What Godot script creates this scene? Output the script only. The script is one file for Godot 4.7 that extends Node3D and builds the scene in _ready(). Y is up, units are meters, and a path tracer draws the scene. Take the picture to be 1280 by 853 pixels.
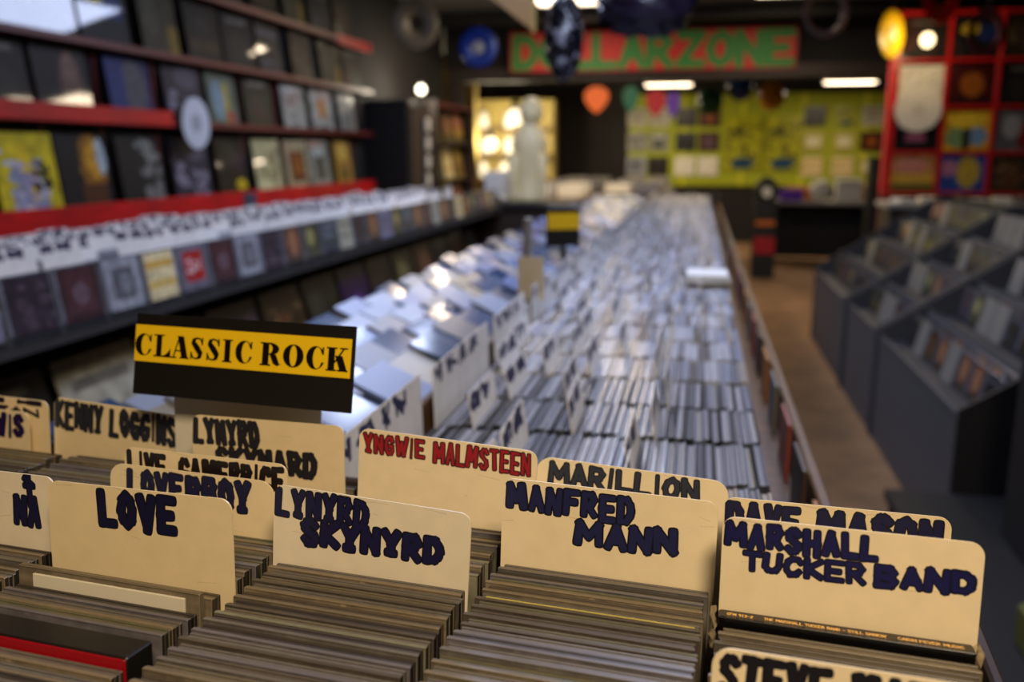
extends Node3D
# A record shop: the front CD rack in focus, long CD bins, a wall of sleeves and a back room behind them.
# World: x across the shop, y up, -z into the shop; a pixel of the 1280x853 frame gives a direction only.

const EYE := Vector3(0, 1.35, 0)
const RACK_TURN := -0.0872665          # the front rack stands 5 degrees askew
const CASE := Vector3(0.142, 0.125, 0.0102)
const BIN_FLOOR := 0.944               # floor of the front rack's bins
const MID_FLOOR := 0.862               # floor of the long double rack's bins

var rng := RandomNumberGenerator.new()
var taken := {}
var M := {}
var tile_meshes := {}
var mesh_cache := {}
var noise_a := FastNoiseLite.new()

# ------------------------------------------------------------------ small helpers
func V(s: float, y: float, t: float) -> Vector3:
	return Vector3(s, y, -t)

func rk(u: float, y: float, w: float) -> Vector3:
	return Vector3(u * cos(RACK_TURN) - w * sin(RACK_TURN), y, -u * sin(RACK_TURN) - w * cos(RACK_TURN))

func nth(n: int) -> String:
	var ones := ["", "first", "second", "third", "fourth", "fifth", "sixth", "seventh", "eighth", "ninth", "tenth", "eleventh", "twelfth", "thirteenth", "fourteenth", "fifteenth", "sixteenth", "seventeenth", "eighteenth", "nineteenth"]
	if n < 20: return ones[n]
	if n % 10 == 0: return ["", "", "twentieth", "thirtieth", "fortieth", "fiftieth", "sixtieth"][n / 10]
	return ["", "", "twenty", "thirty", "forty", "fifty", "sixty"][n / 10] + "-" + ones[n % 10]

func numbered(called: String) -> String:
	if not taken.has(called):
		taken[called] = 0
		return called
	taken[called] += 1
	return "%s_%03d" % [called, taken[called]]

func tag(o: Node3D, label: String, category: String, group := "", kind := "") -> void:
	if label != "": o.set_meta("label", label)
	if category != "": o.set_meta("category", category)
	if group != "": o.set_meta("group", group)
	if kind != "": o.set_meta("kind", kind)

func thing(called: String, label: String, category: String, at := Vector3.ZERO, basis_ := Basis(), group := "") -> Node3D:
	var o := Node3D.new()
	o.name = numbered(called)
	add_child(o)
	o.transform = Transform3D(basis_, at)
	tag(o, label, category, group)
	return o

func part(called: String, mesh: Mesh, m: Material, parent: Node3D, at := Vector3.ZERO, basis_ := Basis()) -> MeshInstance3D:
	var o := MeshInstance3D.new()
	o.name = called
	o.mesh = mesh
	o.material_override = m
	o.transform = Transform3D(basis_, at)
	parent.add_child(o, true)
	return o

func solo(called: String, mesh: Mesh, m: Material, label: String, category: String, at := Vector3.ZERO, basis_ := Basis(), group := "") -> MeshInstance3D:
	var o := MeshInstance3D.new()
	o.name = numbered(called)
	o.mesh = mesh
	o.material_override = m
	o.transform = Transform3D(basis_, at)
	add_child(o)
	tag(o, label, category, group)
	return o

func struct(called: String, mesh: Mesh, m: Material, at := Vector3.ZERO, label := "", category := "") -> MeshInstance3D:
	var o := solo(called, mesh, m, label, category, at)
	o.set_meta("kind", "structure")
	return o

# chamfered box, flat shaded, UV of the +z face 0..1 (v down); other faces too
func bx(size: Vector3, b := 0.0, key := "") -> ArrayMesh:
	var k := "%s|%s|%s" % [size, b, key]
	if mesh_cache.has(k): return mesh_cache[k]
	var st := SurfaceTool.new()
	st.begin(Mesh.PRIMITIVE_TRIANGLES)
	add_box(st, Vector3.ZERO, size, b)
	st.generate_normals()
	mesh_cache[k] = st.commit()
	return mesh_cache[k]

func quad(st: SurfaceTool, a: Vector3, b: Vector3, c: Vector3, d: Vector3, uva := Vector2(0, 0), uvb := Vector2(1, 0), uvc := Vector2(1, 1), uvd := Vector2(0, 1)) -> void:
	# a b c d clockwise seen from the front
	for v in [[a, uva], [b, uvb], [c, uvc], [a, uva], [c, uvc], [d, uvd]]:
		st.set_uv(v[1])
		st.add_vertex(v[0])

func add_box(st: SurfaceTool, c: Vector3, size: Vector3, b := 0.0, basis_ := Basis(), ends := false) -> void:
	# ends: the two x faces take the last rows of the texture, the others the rest
	var h := size / 2.0
	st.set_smooth_group(-1)
	var axes := [Vector3.RIGHT, Vector3.UP, Vector3.BACK]
	for ax in 3:
		for sg in [-1.0, 1.0]:
			var n: Vector3 = axes[ax] * sg
			var r: Vector3
			var up: Vector3
			if ax == 1:
				r = Vector3.RIGHT
				up = Vector3(0, 0, -sg)
			else:
				up = Vector3.UP
				r = up.cross(n)
			var hr := absf(r.dot(h)) - b
			var hu := absf(up.dot(h)) - b
			var o := n * absf(n.dot(h))
			var v0 := 0.0
			var v1 := 1.0
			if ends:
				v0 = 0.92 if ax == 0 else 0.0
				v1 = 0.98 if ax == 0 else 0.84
			quad(st, c + basis_ * (o - r * hr + up * hu), c + basis_ * (o + r * hr + up * hu), c + basis_ * (o + r * hr - up * hu), c + basis_ * (o - r * hr - up * hu), Vector2(0, v0), Vector2(1, v0), Vector2(1, v1), Vector2(0, v1))
	if b <= 0.0: return
	var e := h - Vector3(b, b, b)
	for ax in 3:
		var d: Vector3 = axes[ax]
		var p: Vector3 = axes[(ax + 1) % 3]
		var q: Vector3 = axes[(ax + 2) % 3]
		for sp in [-1.0, 1.0]:
			for sq in [-1.0, 1.0]:
				var p1: Vector3 = p * sp * absf(p.dot(h)) + q * sq * absf(q.dot(e))
				var p2: Vector3 = p * sp * absf(p.dot(e)) + q * sq * absf(q.dot(h))
				var dd: Vector3 = d * absf(d.dot(e))
				var a0 := p1 - dd
				var a1 := p1 + dd
				var b0 := p2 - dd
				var b1 := p2 + dd
				if sp * sq < 0:
					quad(st, c + basis_ * a0, c + basis_ * b0, c + basis_ * b1, c + basis_ * a1)
				else:
					quad(st, c + basis_ * a0, c + basis_ * a1, c + basis_ * b1, c + basis_ * b0)
	for sx in [-1.0, 1.0]:
		for sy in [-1.0, 1.0]:
			for sz in [-1.0, 1.0]:
				var px := Vector3(sx * h.x, sy * e.y, sz * e.z)
				var py := Vector3(sx * e.x, sy * h.y, sz * e.z)
				var pz := Vector3(sx * e.x, sy * e.y, sz * h.z)
				var tri := [px, py, pz] if sx * sy * sz < 0 else [px, pz, py]
				for v in tri:
					st.set_uv(Vector2(0.5, 0.5))
					st.add_vertex(c + basis_ * v)

func multi(boxes: Array, b := 0.002, ends := false) -> ArrayMesh:
	# boxes: [[centre, size], ...] joined into one mesh
	var st := SurfaceTool.new()
	st.begin(Mesh.PRIMITIVE_TRIANGLES)
	for q in boxes: add_box(st, q[0], q[1], b, Basis(), ends)
	st.generate_normals()
	return st.commit()

func lathe(profile: Array, n := 32, sx := 1.0, sz := 1.0) -> ArrayMesh:
	# profile: Vector2(radius, y) from bottom to top, round the y axis
	var st := SurfaceTool.new()
	st.begin(Mesh.PRIMITIVE_TRIANGLES)
	st.set_smooth_group(0)
	for i in profile.size() - 1:
		for k in n:
			var a := TAU * k / n
			var a2 := TAU * (k + 1) / n
			var p0: Vector2 = profile[i]
			var p1: Vector2 = profile[i + 1]
			var q := func(p: Vector2, ang: float) -> Vector3: return Vector3(p.x * cos(ang) * sx, p.y, p.x * sin(ang) * sz)
			quad(st, q.call(p1, a2), q.call(p1, a), q.call(p0, a), q.call(p0, a2), Vector2(float(k + 1) / n, 1.0 - float(i + 1) / profile.size()), Vector2(float(k) / n, 1.0 - float(i + 1) / profile.size()), Vector2(float(k) / n, 1.0 - float(i) / profile.size()), Vector2(float(k + 1) / n, 1.0 - float(i) / profile.size()))
	st.index()
	st.generate_normals()
	return st.commit()

func prism(outline: PackedVector2Array, depth: float, uv_w := 0.0, uv_h := 0.0) -> ArrayMesh:
	# outline in x,y counter-clockwise, extruded along z about 0. Front (+z) face UV: x across uv_w from the left, y down from the top over uv_h
	var lo := Vector2(INF, INF)
	var hi := Vector2(-INF, -INF)
	for p in outline:
		lo = lo.min(p)
		hi = hi.max(p)
	var uw := uv_w if uv_w > 0.0 else hi.x - lo.x
	var uh := uv_h if uv_h > 0.0 else hi.y - lo.y
	var tri := Geometry2D.triangulate_polygon(outline)
	var st := SurfaceTool.new()
	st.begin(Mesh.PRIMITIVE_TRIANGLES)
	st.set_smooth_group(-1)
	for i in range(0, tri.size(), 3):
		var q := [outline[tri[i]], outline[tri[i + 1]], outline[tri[i + 2]]]
		if (q[1] - q[0]).cross(q[2] - q[0]) > 0: q.reverse()
		for p in q:
			st.set_uv(Vector2((p.x - lo.x) / uw, (hi.y - p.y) / uh))
			st.add_vertex(Vector3(p.x, p.y, depth / 2))
		q.reverse()
		for p in q:
			st.set_uv(Vector2(0.5, 0.995))
			st.add_vertex(Vector3(p.x, p.y, -depth / 2))
	var n := outline.size()
	for i in n:
		var p: Vector2 = outline[i]
		var p2: Vector2 = outline[(i + 1) % n]
		var z := depth / 2
		var uv := Vector2(0.5, 0.995)
		quad(st, Vector3(p.x, p.y, z), Vector3(p2.x, p2.y, z), Vector3(p2.x, p2.y, -z), Vector3(p.x, p.y, -z), uv, uv, uv, uv)
	st.generate_normals()
	return st.commit()

func rounded(w: float, h: float, r: float, n := 6) -> PackedVector2Array:
	# base at y = 0, x centred, the two upper corners rounded
	var o := PackedVector2Array([Vector2(-w / 2, 0), Vector2(w / 2, 0)])
	for i in n + 1:
		var a := PI / 2 * i / n
		o.append(Vector2(w / 2 - r + r * cos(a), h - r + r * sin(a)))
	for i in n + 1:
		var a := PI / 2 + PI / 2 * i / n
		o.append(Vector2(-w / 2 + r + r * cos(a), h - r + r * sin(a)))
	return o

func circle_outline(rx: float, ry: float, n := 28) -> PackedVector2Array:
	var o := PackedVector2Array()
	for i in n: o.append(Vector2(rx * cos(TAU * i / n), ry * sin(TAU * i / n)))
	return o

func tube(path: Array, r: float, n := 6) -> ArrayMesh:
	var st := SurfaceTool.new()
	st.begin(Mesh.PRIMITIVE_TRIANGLES)
	st.set_smooth_group(0)
	for i in path.size() - 1:
		var a: Vector3 = path[i]
		var b: Vector3 = path[i + 1]
		var d := (b - a).normalized()
		var x := d.cross(Vector3.UP if absf(d.y) < 0.9 else Vector3.RIGHT).normalized()
		var y := d.cross(x)
		for k in n:
			var o1 := (x * cos(TAU * k / n) + y * sin(TAU * k / n)) * r
			var o2 := (x * cos(TAU * (k + 1) / n) + y * sin(TAU * (k + 1) / n)) * r
			quad(st, b + o1, b + o2, a + o2, a + o1)
	st.generate_normals()
	return st.commit()

func mat(albedo: Color, rough := 0.6, metal := 0.0, spec := 0.5) -> StandardMaterial3D:
	var m := StandardMaterial3D.new()
	m.albedo_color = albedo
	m.roughness = rough
	m.metallic = metal
	m.metallic_specular = spec
	return m

func c8(r: int, g: int, b: int) -> Color:
	return Color8(r, g, b)

func glow(col: Color, energy: float) -> StandardMaterial3D:
	var m := mat(col, 0.5)
	m.emission_enabled = true
	m.emission = col
	m.emission_energy_multiplier = energy
	return m

# ------------------------------------------------------------------ drawing print into images
const GLYPHS := {
	"A": [[0, 1, .5, 0, 1, 1], [.22, .68, .78, .68]],
	"B": [[0, 0, 0, 1], [0, 0, .7, .04, .88, .22, .7, .44, 0, .48], [0, .48, .8, .54, 1, .74, .8, .96, 0, 1]],
	"C": [[1, .2, .8, .03, .4, 0, .12, .2, 0, .5, .12, .8, .4, 1, .8, .97, 1, .8]],
	"D": [[0, 0, 0, 1], [0, 0, .6, .04, .9, .25, 1, .5, .9, .76, .6, .97, 0, 1]],
	"E": [[1, 0, 0, 0, 0, 1, 1, 1], [0, .5, .8, .5]],
	"F": [[1, 0, 0, 0, 0, 1], [0, .48, .8, .48]],
	"G": [[1, .2, .8, .03, .4, 0, .1, .2, 0, .5, .1, .8, .4, 1, .8, .97, 1, .8, 1, .55, .6, .55]],
	"H": [[0, 0, 0, 1], [1, 0, 1, 1], [0, .5, 1, .5]],
	"I": [[.5, 0, .5, 1]],
	"K": [[0, 0, 0, 1], [1, 0, .05, .52, 1, 1]],
	"L": [[0, 0, 0, 1, 1, 1]],
	"M": [[0, 1, .08, 0, .5, .7, .92, 0, 1, 1]],
	"N": [[0, 1, 0, 0, 1, 1, 1, 0]],
	"O": [[.5, 0, .15, .15, 0, .5, .15, .85, .5, 1, .85, .85, 1, .5, .85, .15, .5, 0]],
	"P": [[0, 1, 0, 0, .7, .03, 1, .27, .7, .54, 0, .57]],
	"R": [[0, 1, 0, 0, .7, .03, .95, .25, .7, .48, 0, .53], [.35, .53, 1, 1]],
	"S": [[.95, .16, .7, .02, .35, .02, .08, .18, .15, .38, .5, .5, .88, .64, .95, .82, .7, .98, .3, .99, .02, .86]],
	"T": [[0, 0, 1, 0], [.5, 0, .5, 1]],
	"U": [[0, 0, 0, .7, .2, .95, .5, 1, .8, .95, 1, .7, 1, 0]],
	"V": [[0, 0, .5, 1, 1, 0]],
	"W": [[0, 0, .22, 1, .5, .3, .78, 1, 1, 0]],
	"Y": [[0, 0, .5, .52, 1, 0], [.5, .5, .5, 1], [.3, 1, .7, 1]],
	"Z": [[0, 0, 1, 0, 0, 1, 1, 1]],
	"-": [[0, .5, 1, .5]],
	"'": [[.5, 0, .5, .25]],
	"1": [[.2, .15, .5, 0, .5, 1]], "2": [[0, .2, .3, 0, .8, .05, 1, .28, 0, 1, 1, 1]], "3": [[0, .1, .6, 0, .9, .25, .5, .48, 1, .72, .6, 1, 0, .9]], "9": [[1, .4, .5, .5, .1, .3, .4, 0, .9, .1, 1, .4, .8, 1]],
	"+": [[.5, 0, .5, 1], [.1, .38, .9, .38], [.15, .12, .85, .3]],
}

func chisel(buf: PackedFloat32Array, w: int, h: int, a: Vector2, b: Vector2, r0: float, r1: float) -> void:
	# a stroke with square ends, as a chisel marker leaves
	var rm := maxf(r0, r1) * 1.42 + 1.5
	var x0 := maxi(0, int(minf(a.x, b.x) - rm))
	var x1 := mini(w - 1, int(maxf(a.x, b.x) + rm))
	var y0 := maxi(0, int(minf(a.y, b.y) - rm))
	var y1 := mini(h - 1, int(maxf(a.y, b.y) + rm))
	var d := b - a
	var l := maxf(d.length(), 1e-4)
	d /= l
	for y in range(y0, y1 + 1):
		for x in range(x0, x1 + 1):
			var p := Vector2(x, y) - a
			var along := p.dot(d)
			var k := clampf(along / l, 0.0, 1.0)
			var out := maxf(maxf(-along, along - l), 0.0)
			var across := absf(p.cross(d))
			var r := lerpf(r0, r1, k)
			var sd := r - lerpf(sqrt(out * out + across * across), maxf(out, across), 0.45)
			var i := y * w + x
			if sd > buf[i]: buf[i] = sd

func seg_sd(buf: PackedFloat32Array, w: int, h: int, a: Vector2, b: Vector2, r0: float, r1: float) -> void:
	var rm := maxf(r0, r1) + 1.5
	var x0 := maxi(0, int(minf(a.x, b.x) - rm))
	var x1 := mini(w - 1, int(maxf(a.x, b.x) + rm))
	var y0 := maxi(0, int(minf(a.y, b.y) - rm))
	var y1 := mini(h - 1, int(maxf(a.y, b.y) + rm))
	var d := b - a
	var l2 := maxf(d.length_squared(), 1e-6)
	for y in range(y0, y1 + 1):
		for x in range(x0, x1 + 1):
			var p := Vector2(x, y)
			var k := clampf((p - a).dot(d) / l2, 0.0, 1.0)
			var sd := lerpf(r0, r1, k) - p.distance_to(a + d * k)
			var i := y * w + x
			if sd > buf[i]: buf[i] = sd

func write(buf: PackedFloat32Array, w: int, h: int, s: String, x0: float, y0: float, x1: float, y1: float, hh: float, r: float, wob := 1.0) -> void:
	# s between x0 and x1, its top running from y0 to y1, hh tall, all in pixels; r the pen's radius
	var total := 0.0
	var wide := []
	for ch in s:
		var k := 1.0
		if ch == "M" or ch == "W": k = 1.3
		elif ch == "I" or ch == "'": k = 0.55
		elif ch == " ": k = 0.6
		wide.append(k)
		total += k
	var x := x0
	for i in s.length():
		var cw: float = wide[i] / total * (x1 - x0)
		var ch := s[i]
		if GLYPHS.has(ch):
			var ty := lerpf(y0, y1, (x - x0) / maxf(x1 - x0, 1.0)) + rng.randf_range(-0.03, 0.03) * hh * wob
			var gh := hh * (1.0 + rng.randf_range(-0.05, 0.05) * wob)
			var pen := minf(r * 1.08, cw * 0.235)
			var inset := pen * 0.92
			var sl := rng.randf_range(-0.05, 0.05) * wob
			for line in GLYPHS[ch]:
				var pts := []
				for q in range(0, line.size(), 2):
					var jx := rng.randf_range(-0.03, 0.03) * wob
					var jy := rng.randf_range(-0.025, 0.025) * wob
					var px: float = x + inset + (cw - 2.0 * inset) * (line[q] + jx) - (line[q + 1] - 0.5) * sl * gh
					var py: float = ty + inset + (gh - 2.0 * inset) * clampf(line[q + 1] + jy, 0.0, 1.0)
					pts.append(Vector2(px, py))
				for q in pts.size() - 1:
					chisel(buf, w, h, pts[q], pts[q + 1], pen * rng.randf_range(0.94, 1.12), pen * rng.randf_range(0.94, 1.12))
		x += cw

func card_image(w: int, h: int, lines: Array, ink: Color, rim: Color, paper: Color, seed_: int, pxmm: float) -> ImageTexture:
	# lines: [text, x0, y0, x1, y1, height, pen radius] in millimetres
	rng.seed = seed_
	var buf := PackedFloat32Array()
	buf.resize(w * h)
	buf.fill(-99.0)
	for l in lines:
		write(buf, w, h, l[0], l[1] * pxmm, l[2] * pxmm, l[3] * pxmm, l[4] * pxmm, l[5] * pxmm, l[6] * pxmm)
	# faint scuffs in the paper
	var scuff := PackedFloat32Array()
	scuff.resize(w * h)
	scuff.fill(-99.0)
	for i in 7:
		var a := Vector2(rng.randf() * w, rng.randf() * h)
		seg_sd(scuff, w, h, a, a + Vector2(rng.randf_range(-90, 90), rng.randf_range(-12, 12)), 0.7, 0.2)
	var data := PackedByteArray()
	data.resize(w * h * 3)
	var ox := rng.randf() * 900.0
	for y in h:
		for x in w:
			var i := y * w + x
			var n := noise_a.get_noise_2d((x + ox) * 0.35, y * 0.35)
			var fine := noise_a.get_noise_2d((x + ox) * 6.0, y * 6.0)
			var k := 1.0 + 0.02 * n + 0.015 * fine
			if scuff[i] > -0.6: k *= 0.9
			if y >= h - 2: k = 1.0
			var col := Color(paper.r * k, paper.g * k, paper.b * (k - 0.03 * absf(n)))
			var sd := buf[i]
			if sd > -0.7:
				var fill := ink
				var m := smoothstep(r_in(pxmm) * 0.9, r_in(pxmm) * 1.6, sd + fine * 2.0)
				var inkc := rim.lerp(fill, m)
				col = col.lerp(inkc, clampf((sd + 0.7) / 1.4, 0.0, 1.0))
			data[i * 3] = int(clampf(col.r, 0, 1) * 255.0)
			data[i * 3 + 1] = int(clampf(col.g, 0, 1) * 255.0)
			data[i * 3 + 2] = int(clampf(col.b, 0, 1) * 255.0)
	var img := Image.create_from_data(w, h, false, Image.FORMAT_RGB8, data)
	return ImageTexture.create_from_image(img)

func r_in(pxmm: float) -> float:
	return 0.75 * pxmm

func ell(x: float, y: float, cx: float, cy: float, rx: float, ry: float) -> bool:
	var dx := (x - cx) / rx
	var dy := (y - cy) / ry
	return dx * dx + dy * dy < 1.0

func band(x: float, y: float, ax: float, ay: float, bx_: float, by: float, half: float) -> bool:
	# slanted bar, cut level at its ends
	if y < minf(ay, by) or y > maxf(ay, by): return false
	var k := (y - ay) / (by - ay)
	return absf(x - lerpf(ax, bx_, k)) < half

func fat(ch: String, x: float, y: float) -> bool:
	# heavy poster serif, glyph box 0..1
	match ch:
		"C":
			if x > 0.86 and x < 0.94 and y > 0.03 and y < 0.36: return true
			if ell(x, y, .5, .5, .5, .5) and not ell(x, y, .6, .5, .24, .455):
				return not (x > .6 and y > .3 and y < .68) and x < .97
			return false
		"O": return ell(x, y, .5, .5, .5, .5) and not ell(x, y, .5, .5, .17, .45)
		"L":
			if x > .14 and x < .46: return true
			if y < .06 and x < .6: return true
			if y > .94: return true
			return x > .46 and x < .99 and y > .94 - .36 * pow((x - .46) / .53, 2.2)
		"A":
			if band(x, y, .5, 0, .77, 1, .17): return true
			if band(x, y, .42, .08, .14, 1, .035): return true
			if y > .94 and (x < .32 or (x > .5 and x < 1)): return true
			return y > .64 and y < .70 and x > .22 and x < .6
		"I": return (x > .2 and x < .8) or y < .06 or y > .94
		"R":
			if x > .1 and x < .4: return true
			if (y < .06 or y > .94) and x < .5: return true
			if ell(x, y, .45, .265, .42, .265) and x > .4: return not ell(x, y, .4, .265, .16, .205)
			if band(x, y, .58, .5, .76, .9, .15): return true
			return y >= .9 and x > .62 and x < 1.0 and y < .9 + .1 * (1.0 - absf(x - .8) / .2)
		"K":
			if x > .08 and x < .38: return true
			if (y < .06 or y > .94) and x < .48: return true
			if y < .06 and x > .6 and x < .98: return true
			if y > .94 and x > .52: return true
			if band(x, y, .8, .03, .36, .66, .045): return true
			return band(x, y, .56, .34, .8, .97, .17)
	return false

func fat_image(w: int, h: int, yellow: Color, ink: Color) -> ImageTexture:
	var spots := [["C", 0.0, .077], ["L", .085, .162], ["A", .163, .247], ["S", .249, .314], ["S", .323, .39], ["I", .40, .444], ["C", .459, .54], ["R", .574, .674], ["O", .68, .776], ["C", .789, .875], ["K", .883, .985]]
	var img := Image.create(w, h, false, Image.FORMAT_RGB8)
	img.fill(yellow)
	var y0 := 0.24 * h
	var gh := 0.60 * h
	for s in spots:
		var qa: float = 1.1 * s[1] / (1.0 + 0.1 * s[1])
		var qb: float = 1.1 * s[2] / (1.0 + 0.1 * s[2])
		var x0 := qa * w + 2.0
		var x1 := qb * w + 2.0
		if s[0] == "S":
			var buf := PackedFloat32Array()
			var gw := int(x1 - x0)
			var ih := int(gh)
			buf.resize(gw * ih)
			buf.fill(-99.0)
			var pts := [[.86, .25, .03], [.72, .07, .035], [.45, .04, .04], [.27, .14, .09], [.26, .27, .12], [.5, .47, .145], [.74, .7, .13], [.72, .87, .09], [.5, .965, .035], [.26, .93, .035], [.13, .74, .03]]
			for k in pts.size() - 1:
				seg_sd(buf, gw, ih, Vector2(pts[k][0] * gw, pts[k][1] * ih), Vector2(pts[k + 1][0] * gw, pts[k + 1][1] * ih), pts[k][2] * ih, pts[k + 1][2] * ih)
			for x in gw:
				for y in ih:
					var u := float(x) / gw
					var v := float(y) / ih
					if buf[y * gw + x] > 0.0 or (u > .82 and u < .92 and v < .34 and v > .01) or (u > .06 and u < .16 and v > .66 and v < .99):
						img.set_pixel(int(x0) + x, int(y0) + y, ink)
			continue
		for px in range(int(x0), int(x1) + 1):
			for py in range(int(y0), int(y0 + gh) + 1):
				var hit := 0
				for k in 4:
					if fat(s[0], (px + 0.25 + 0.5 * (k % 2) - x0) / (x1 - x0), (py + 0.25 + 0.5 * (k / 2) - y0) / gh): hit += 1
				if hit > 0 and px >= 0 and px < w and py >= 0 and py < h: img.set_pixel(px, py, yellow.lerp(ink, hit / 4.0))
	return ImageTexture.create_from_image(img)

# ------------------------------------------------------------------ printed covers, one atlas of 8 x 6 tiles
const TS := 96
var atlas: Image
# phrase, ground, then patches: [kind, x, y, w, h, colour]
var COVERS := [
	["bright yellow with pale blotches", "c8b414", [["n", .12, .2, .6, .7, "b8b4c0"], ["n", .2, .5, .5, .4, "8a90a8"], ["d", .6, .3, .3, .4, "161408"]]],
	["black with a golden glow", "0c0a08", [["e", .68, .42, .26, .42, "8a5a08"], ["e", .74, .34, .2, .26, "c08a18"], ["e", .86, .32, .1, .26, "a8b4b8"], ["r", .4, .68, .5, .3, "4a2408"]]],
	["black and grey with a pale jagged streak", "141412", [["n", .45, .1, .4, .3, "787870"], ["n", .55, .5, .4, .45, "6c6a64"]]],
	["dark grey lilac with a pale figure", "2a2630", [["n", .1, .45, .8, .5, "7c7480"], ["e", .6, .2, .3, .2, "4c4650"]]],
	["near black with one small yellow spot", "141008", [["e", .75, .82, .18, .1, "c0a418"], ["e", .5, .3, .25, .2, "2c2818"]]],
	["cream with brown line drawing", "a49c70", [["n", .3, .2, .5, .7, "7c7248"], ["r", .1, .8, .5, .15, "c8c08c"]]],
	["cream bordered with a rusty brown centre", "988a68", [["r", .2, .25, .6, .6, "5c2810"], ["e", .5, .5, .2, .25, "8a5020"]]],
	["pale grey with a dark framed picture", "8c8c7c", [["r", .25, .3, .5, .55, "505048"], ["e", .5, .25, .3, .1, "a8b0a8"]]],
	["tan and gold with a bright patch", "a07c38", [["e", .5, .25, .3, .2, "d0b050"], ["r", .2, .6, .6, .3, "786028"]]],
	["black with a ruddy face", "100c0e", [["e", .66, .5, .2, .42, "5c4038"], ["e", .66, .3, .15, .2, "74584c"]]],
	["deep blue with a grey portrait", "14204a", [["e", .6, .45, .28, .4, "4a4a52"], ["r", 0, .1, .4, .8, "1a2c64"]]],
	["charcoal with a brown band", "16140e", [["r", .1, .6, .8, .2, "3a2c18"], ["e", .5, .35, .2, .15, "2a2820"]]],
	["grey green with yellow and red figures", "4a5448", [["r", .55, .2, .15, .7, "a09030"], ["e", .7, .78, .12, .12, "98182c"], ["e", .35, .5, .2, .35, "6c8490"]]],
	["black with a faint pale title", "181614", [["r", .2, .1, .6, .08, "5c5850"], ["e", .5, .6, .3, .3, "28241e"]]],
	["silver white with grey faces", "8c8c84", [["n", .1, .2, .8, .7, "60605c"], ["r", .3, .1, .4, .06, "b4b4ac"]]],
	["white with an orange emblem", "98988e", [["e", .5, .45, .18, .25, "a86420"], ["r", .2, .85, .6, .06, "505048"]]],
	["black with a yellow and blue crest", "101012", [["e", .35, .3, .2, .15, "a89018"], ["r", .55, .2, .35, .4, "18285c"]]],
	["dim brown with figures", "2a2218", [["n", .1, .3, .8, .6, "4c4030"]]],
	["dull olive with a golden corner", "2e2c1c", [["r", .7, .5, .3, .5, "6c5818"], ["e", .3, .4, .2, .3, "403e30"]]],
	["dark with grey lettered bars", "1c1c1e", [["r", .1, .15, .8, .12, "4c4c50"], ["r", .1, .7, .5, .08, "404046"]]],
	["lime yellow with dark scattered figures", "9c9c10", [["d", .1, .2, .8, .6, "20200c"], ["e", .5, .85, .3, .1, "18405c"]]],
	["pale yellow with a white square", "b0a84c", [["r", .2, .25, .6, .5, "d8d4b0"]]],
	["dark red with a gold crest", "3c0808", [["e", .5, .5, .25, .3, "8a4c10"], ["r", .1, .8, .8, .1, "1c0404"]]],
	["yellow and orange with green ring", "c89820", [["e", .3, .65, .25, .25, "6c8c5c"], ["e", .72, .62, .22, .22, "7090b0"], ["r", .42, .35, .16, .6, "241808"], ["e", .5, .25, .4, .18, "d8b830"]]],
	["blue with a yellow figure", "2c4488", [["e", .6, .5, .25, .4, "b89c38"], ["e", .2, .4, .18, .2, "a86c80"]]],
	["brown with mixed small pictures", "3c2c1a", [["d", .1, .1, .8, .8, "806038"], ["n", .2, .3, .5, .5, "5c3820"]]],
	["grey and red split diagonal", "585858", [["r", .5, .3, .5, .6, "7c1818"], ["r", .7, .7, .3, .3, "184c20"], ["e", .35, .4, .2, .3, "90908c"]]],
	["orange and pink landscape", "b07c44", [["r", 0, .55, 1, .25, "c09838"], ["r", 0, .8, 1, .2, "5c5420"], ["e", .45, .35, .35, .2, "c07c68"]]],
	["black with a white title", "120e0c", [["r", .12, .12, .76, .3, "c8c4bc"], ["r", .28, .55, .42, .22, "c06878"]]],
	["plain glossy white", "d8d4c4", [["r", .1, .1, .8, .8, "dcd8c8"]]],
	["pale lilac with small red dots", "7c7890", [["d", .2, .2, .5, .6, "383848"], ["e", .7, .7, .06, .05, "a82820"]]],
	["warm white with golden stripes", "d8c898", [["r", 0, .2, 1, .15, "c8a048"], ["r", 0, .6, 1, .15, "d0b060"]]],
	["red block on grey", "686470", [["r", .15, .15, .7, .65, "a81c1c"], ["d", .25, .3, .5, .3, "c8b0b0"]]],
	["maroon with a grey border", "3a2428", [["r", .15, .1, .7, .75, "4c2c30"], ["e", .5, .5, .2, .2, "645058"]]],
	["white with a grey photograph", "90949c", [["r", .2, .2, .6, .6, "585860"], ["e", .55, .5, .15, .2, "787c84"]]],
	["brown violet night scene", "302630", [["n", .1, .1, .8, .8, "4a3c46"]]],
	["orange brown portrait", "5c4030", [["e", .5, .45, .25, .35, "9c6c4c"], ["r", 0, .8, 1, .2, "403024"]]],
	["olive with a yellow sun", "40402c", [["e", .4, .4, .25, .25, "98905c"]]],
	["steel blue seascape", "3c4450", [["r", 0, .55, 1, .45, "2c3640"], ["n", .1, .1, .8, .4, "687480"]]],
	["pale cream sheet", "a8a490", [["r", .15, .2, .7, .1, "706c60"], ["r", .15, .5, .5, .1, "787468"]]],
	["violet concert scene", "38204c", [["e", .5, .6, .3, .2, "74489c"]]],
	["green forest", "243420", [["n", .1, .1, .8, .8, "4c6440"]]],
]

func hexc(s: String) -> Color:
	return Color.html("#" + s)

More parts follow.
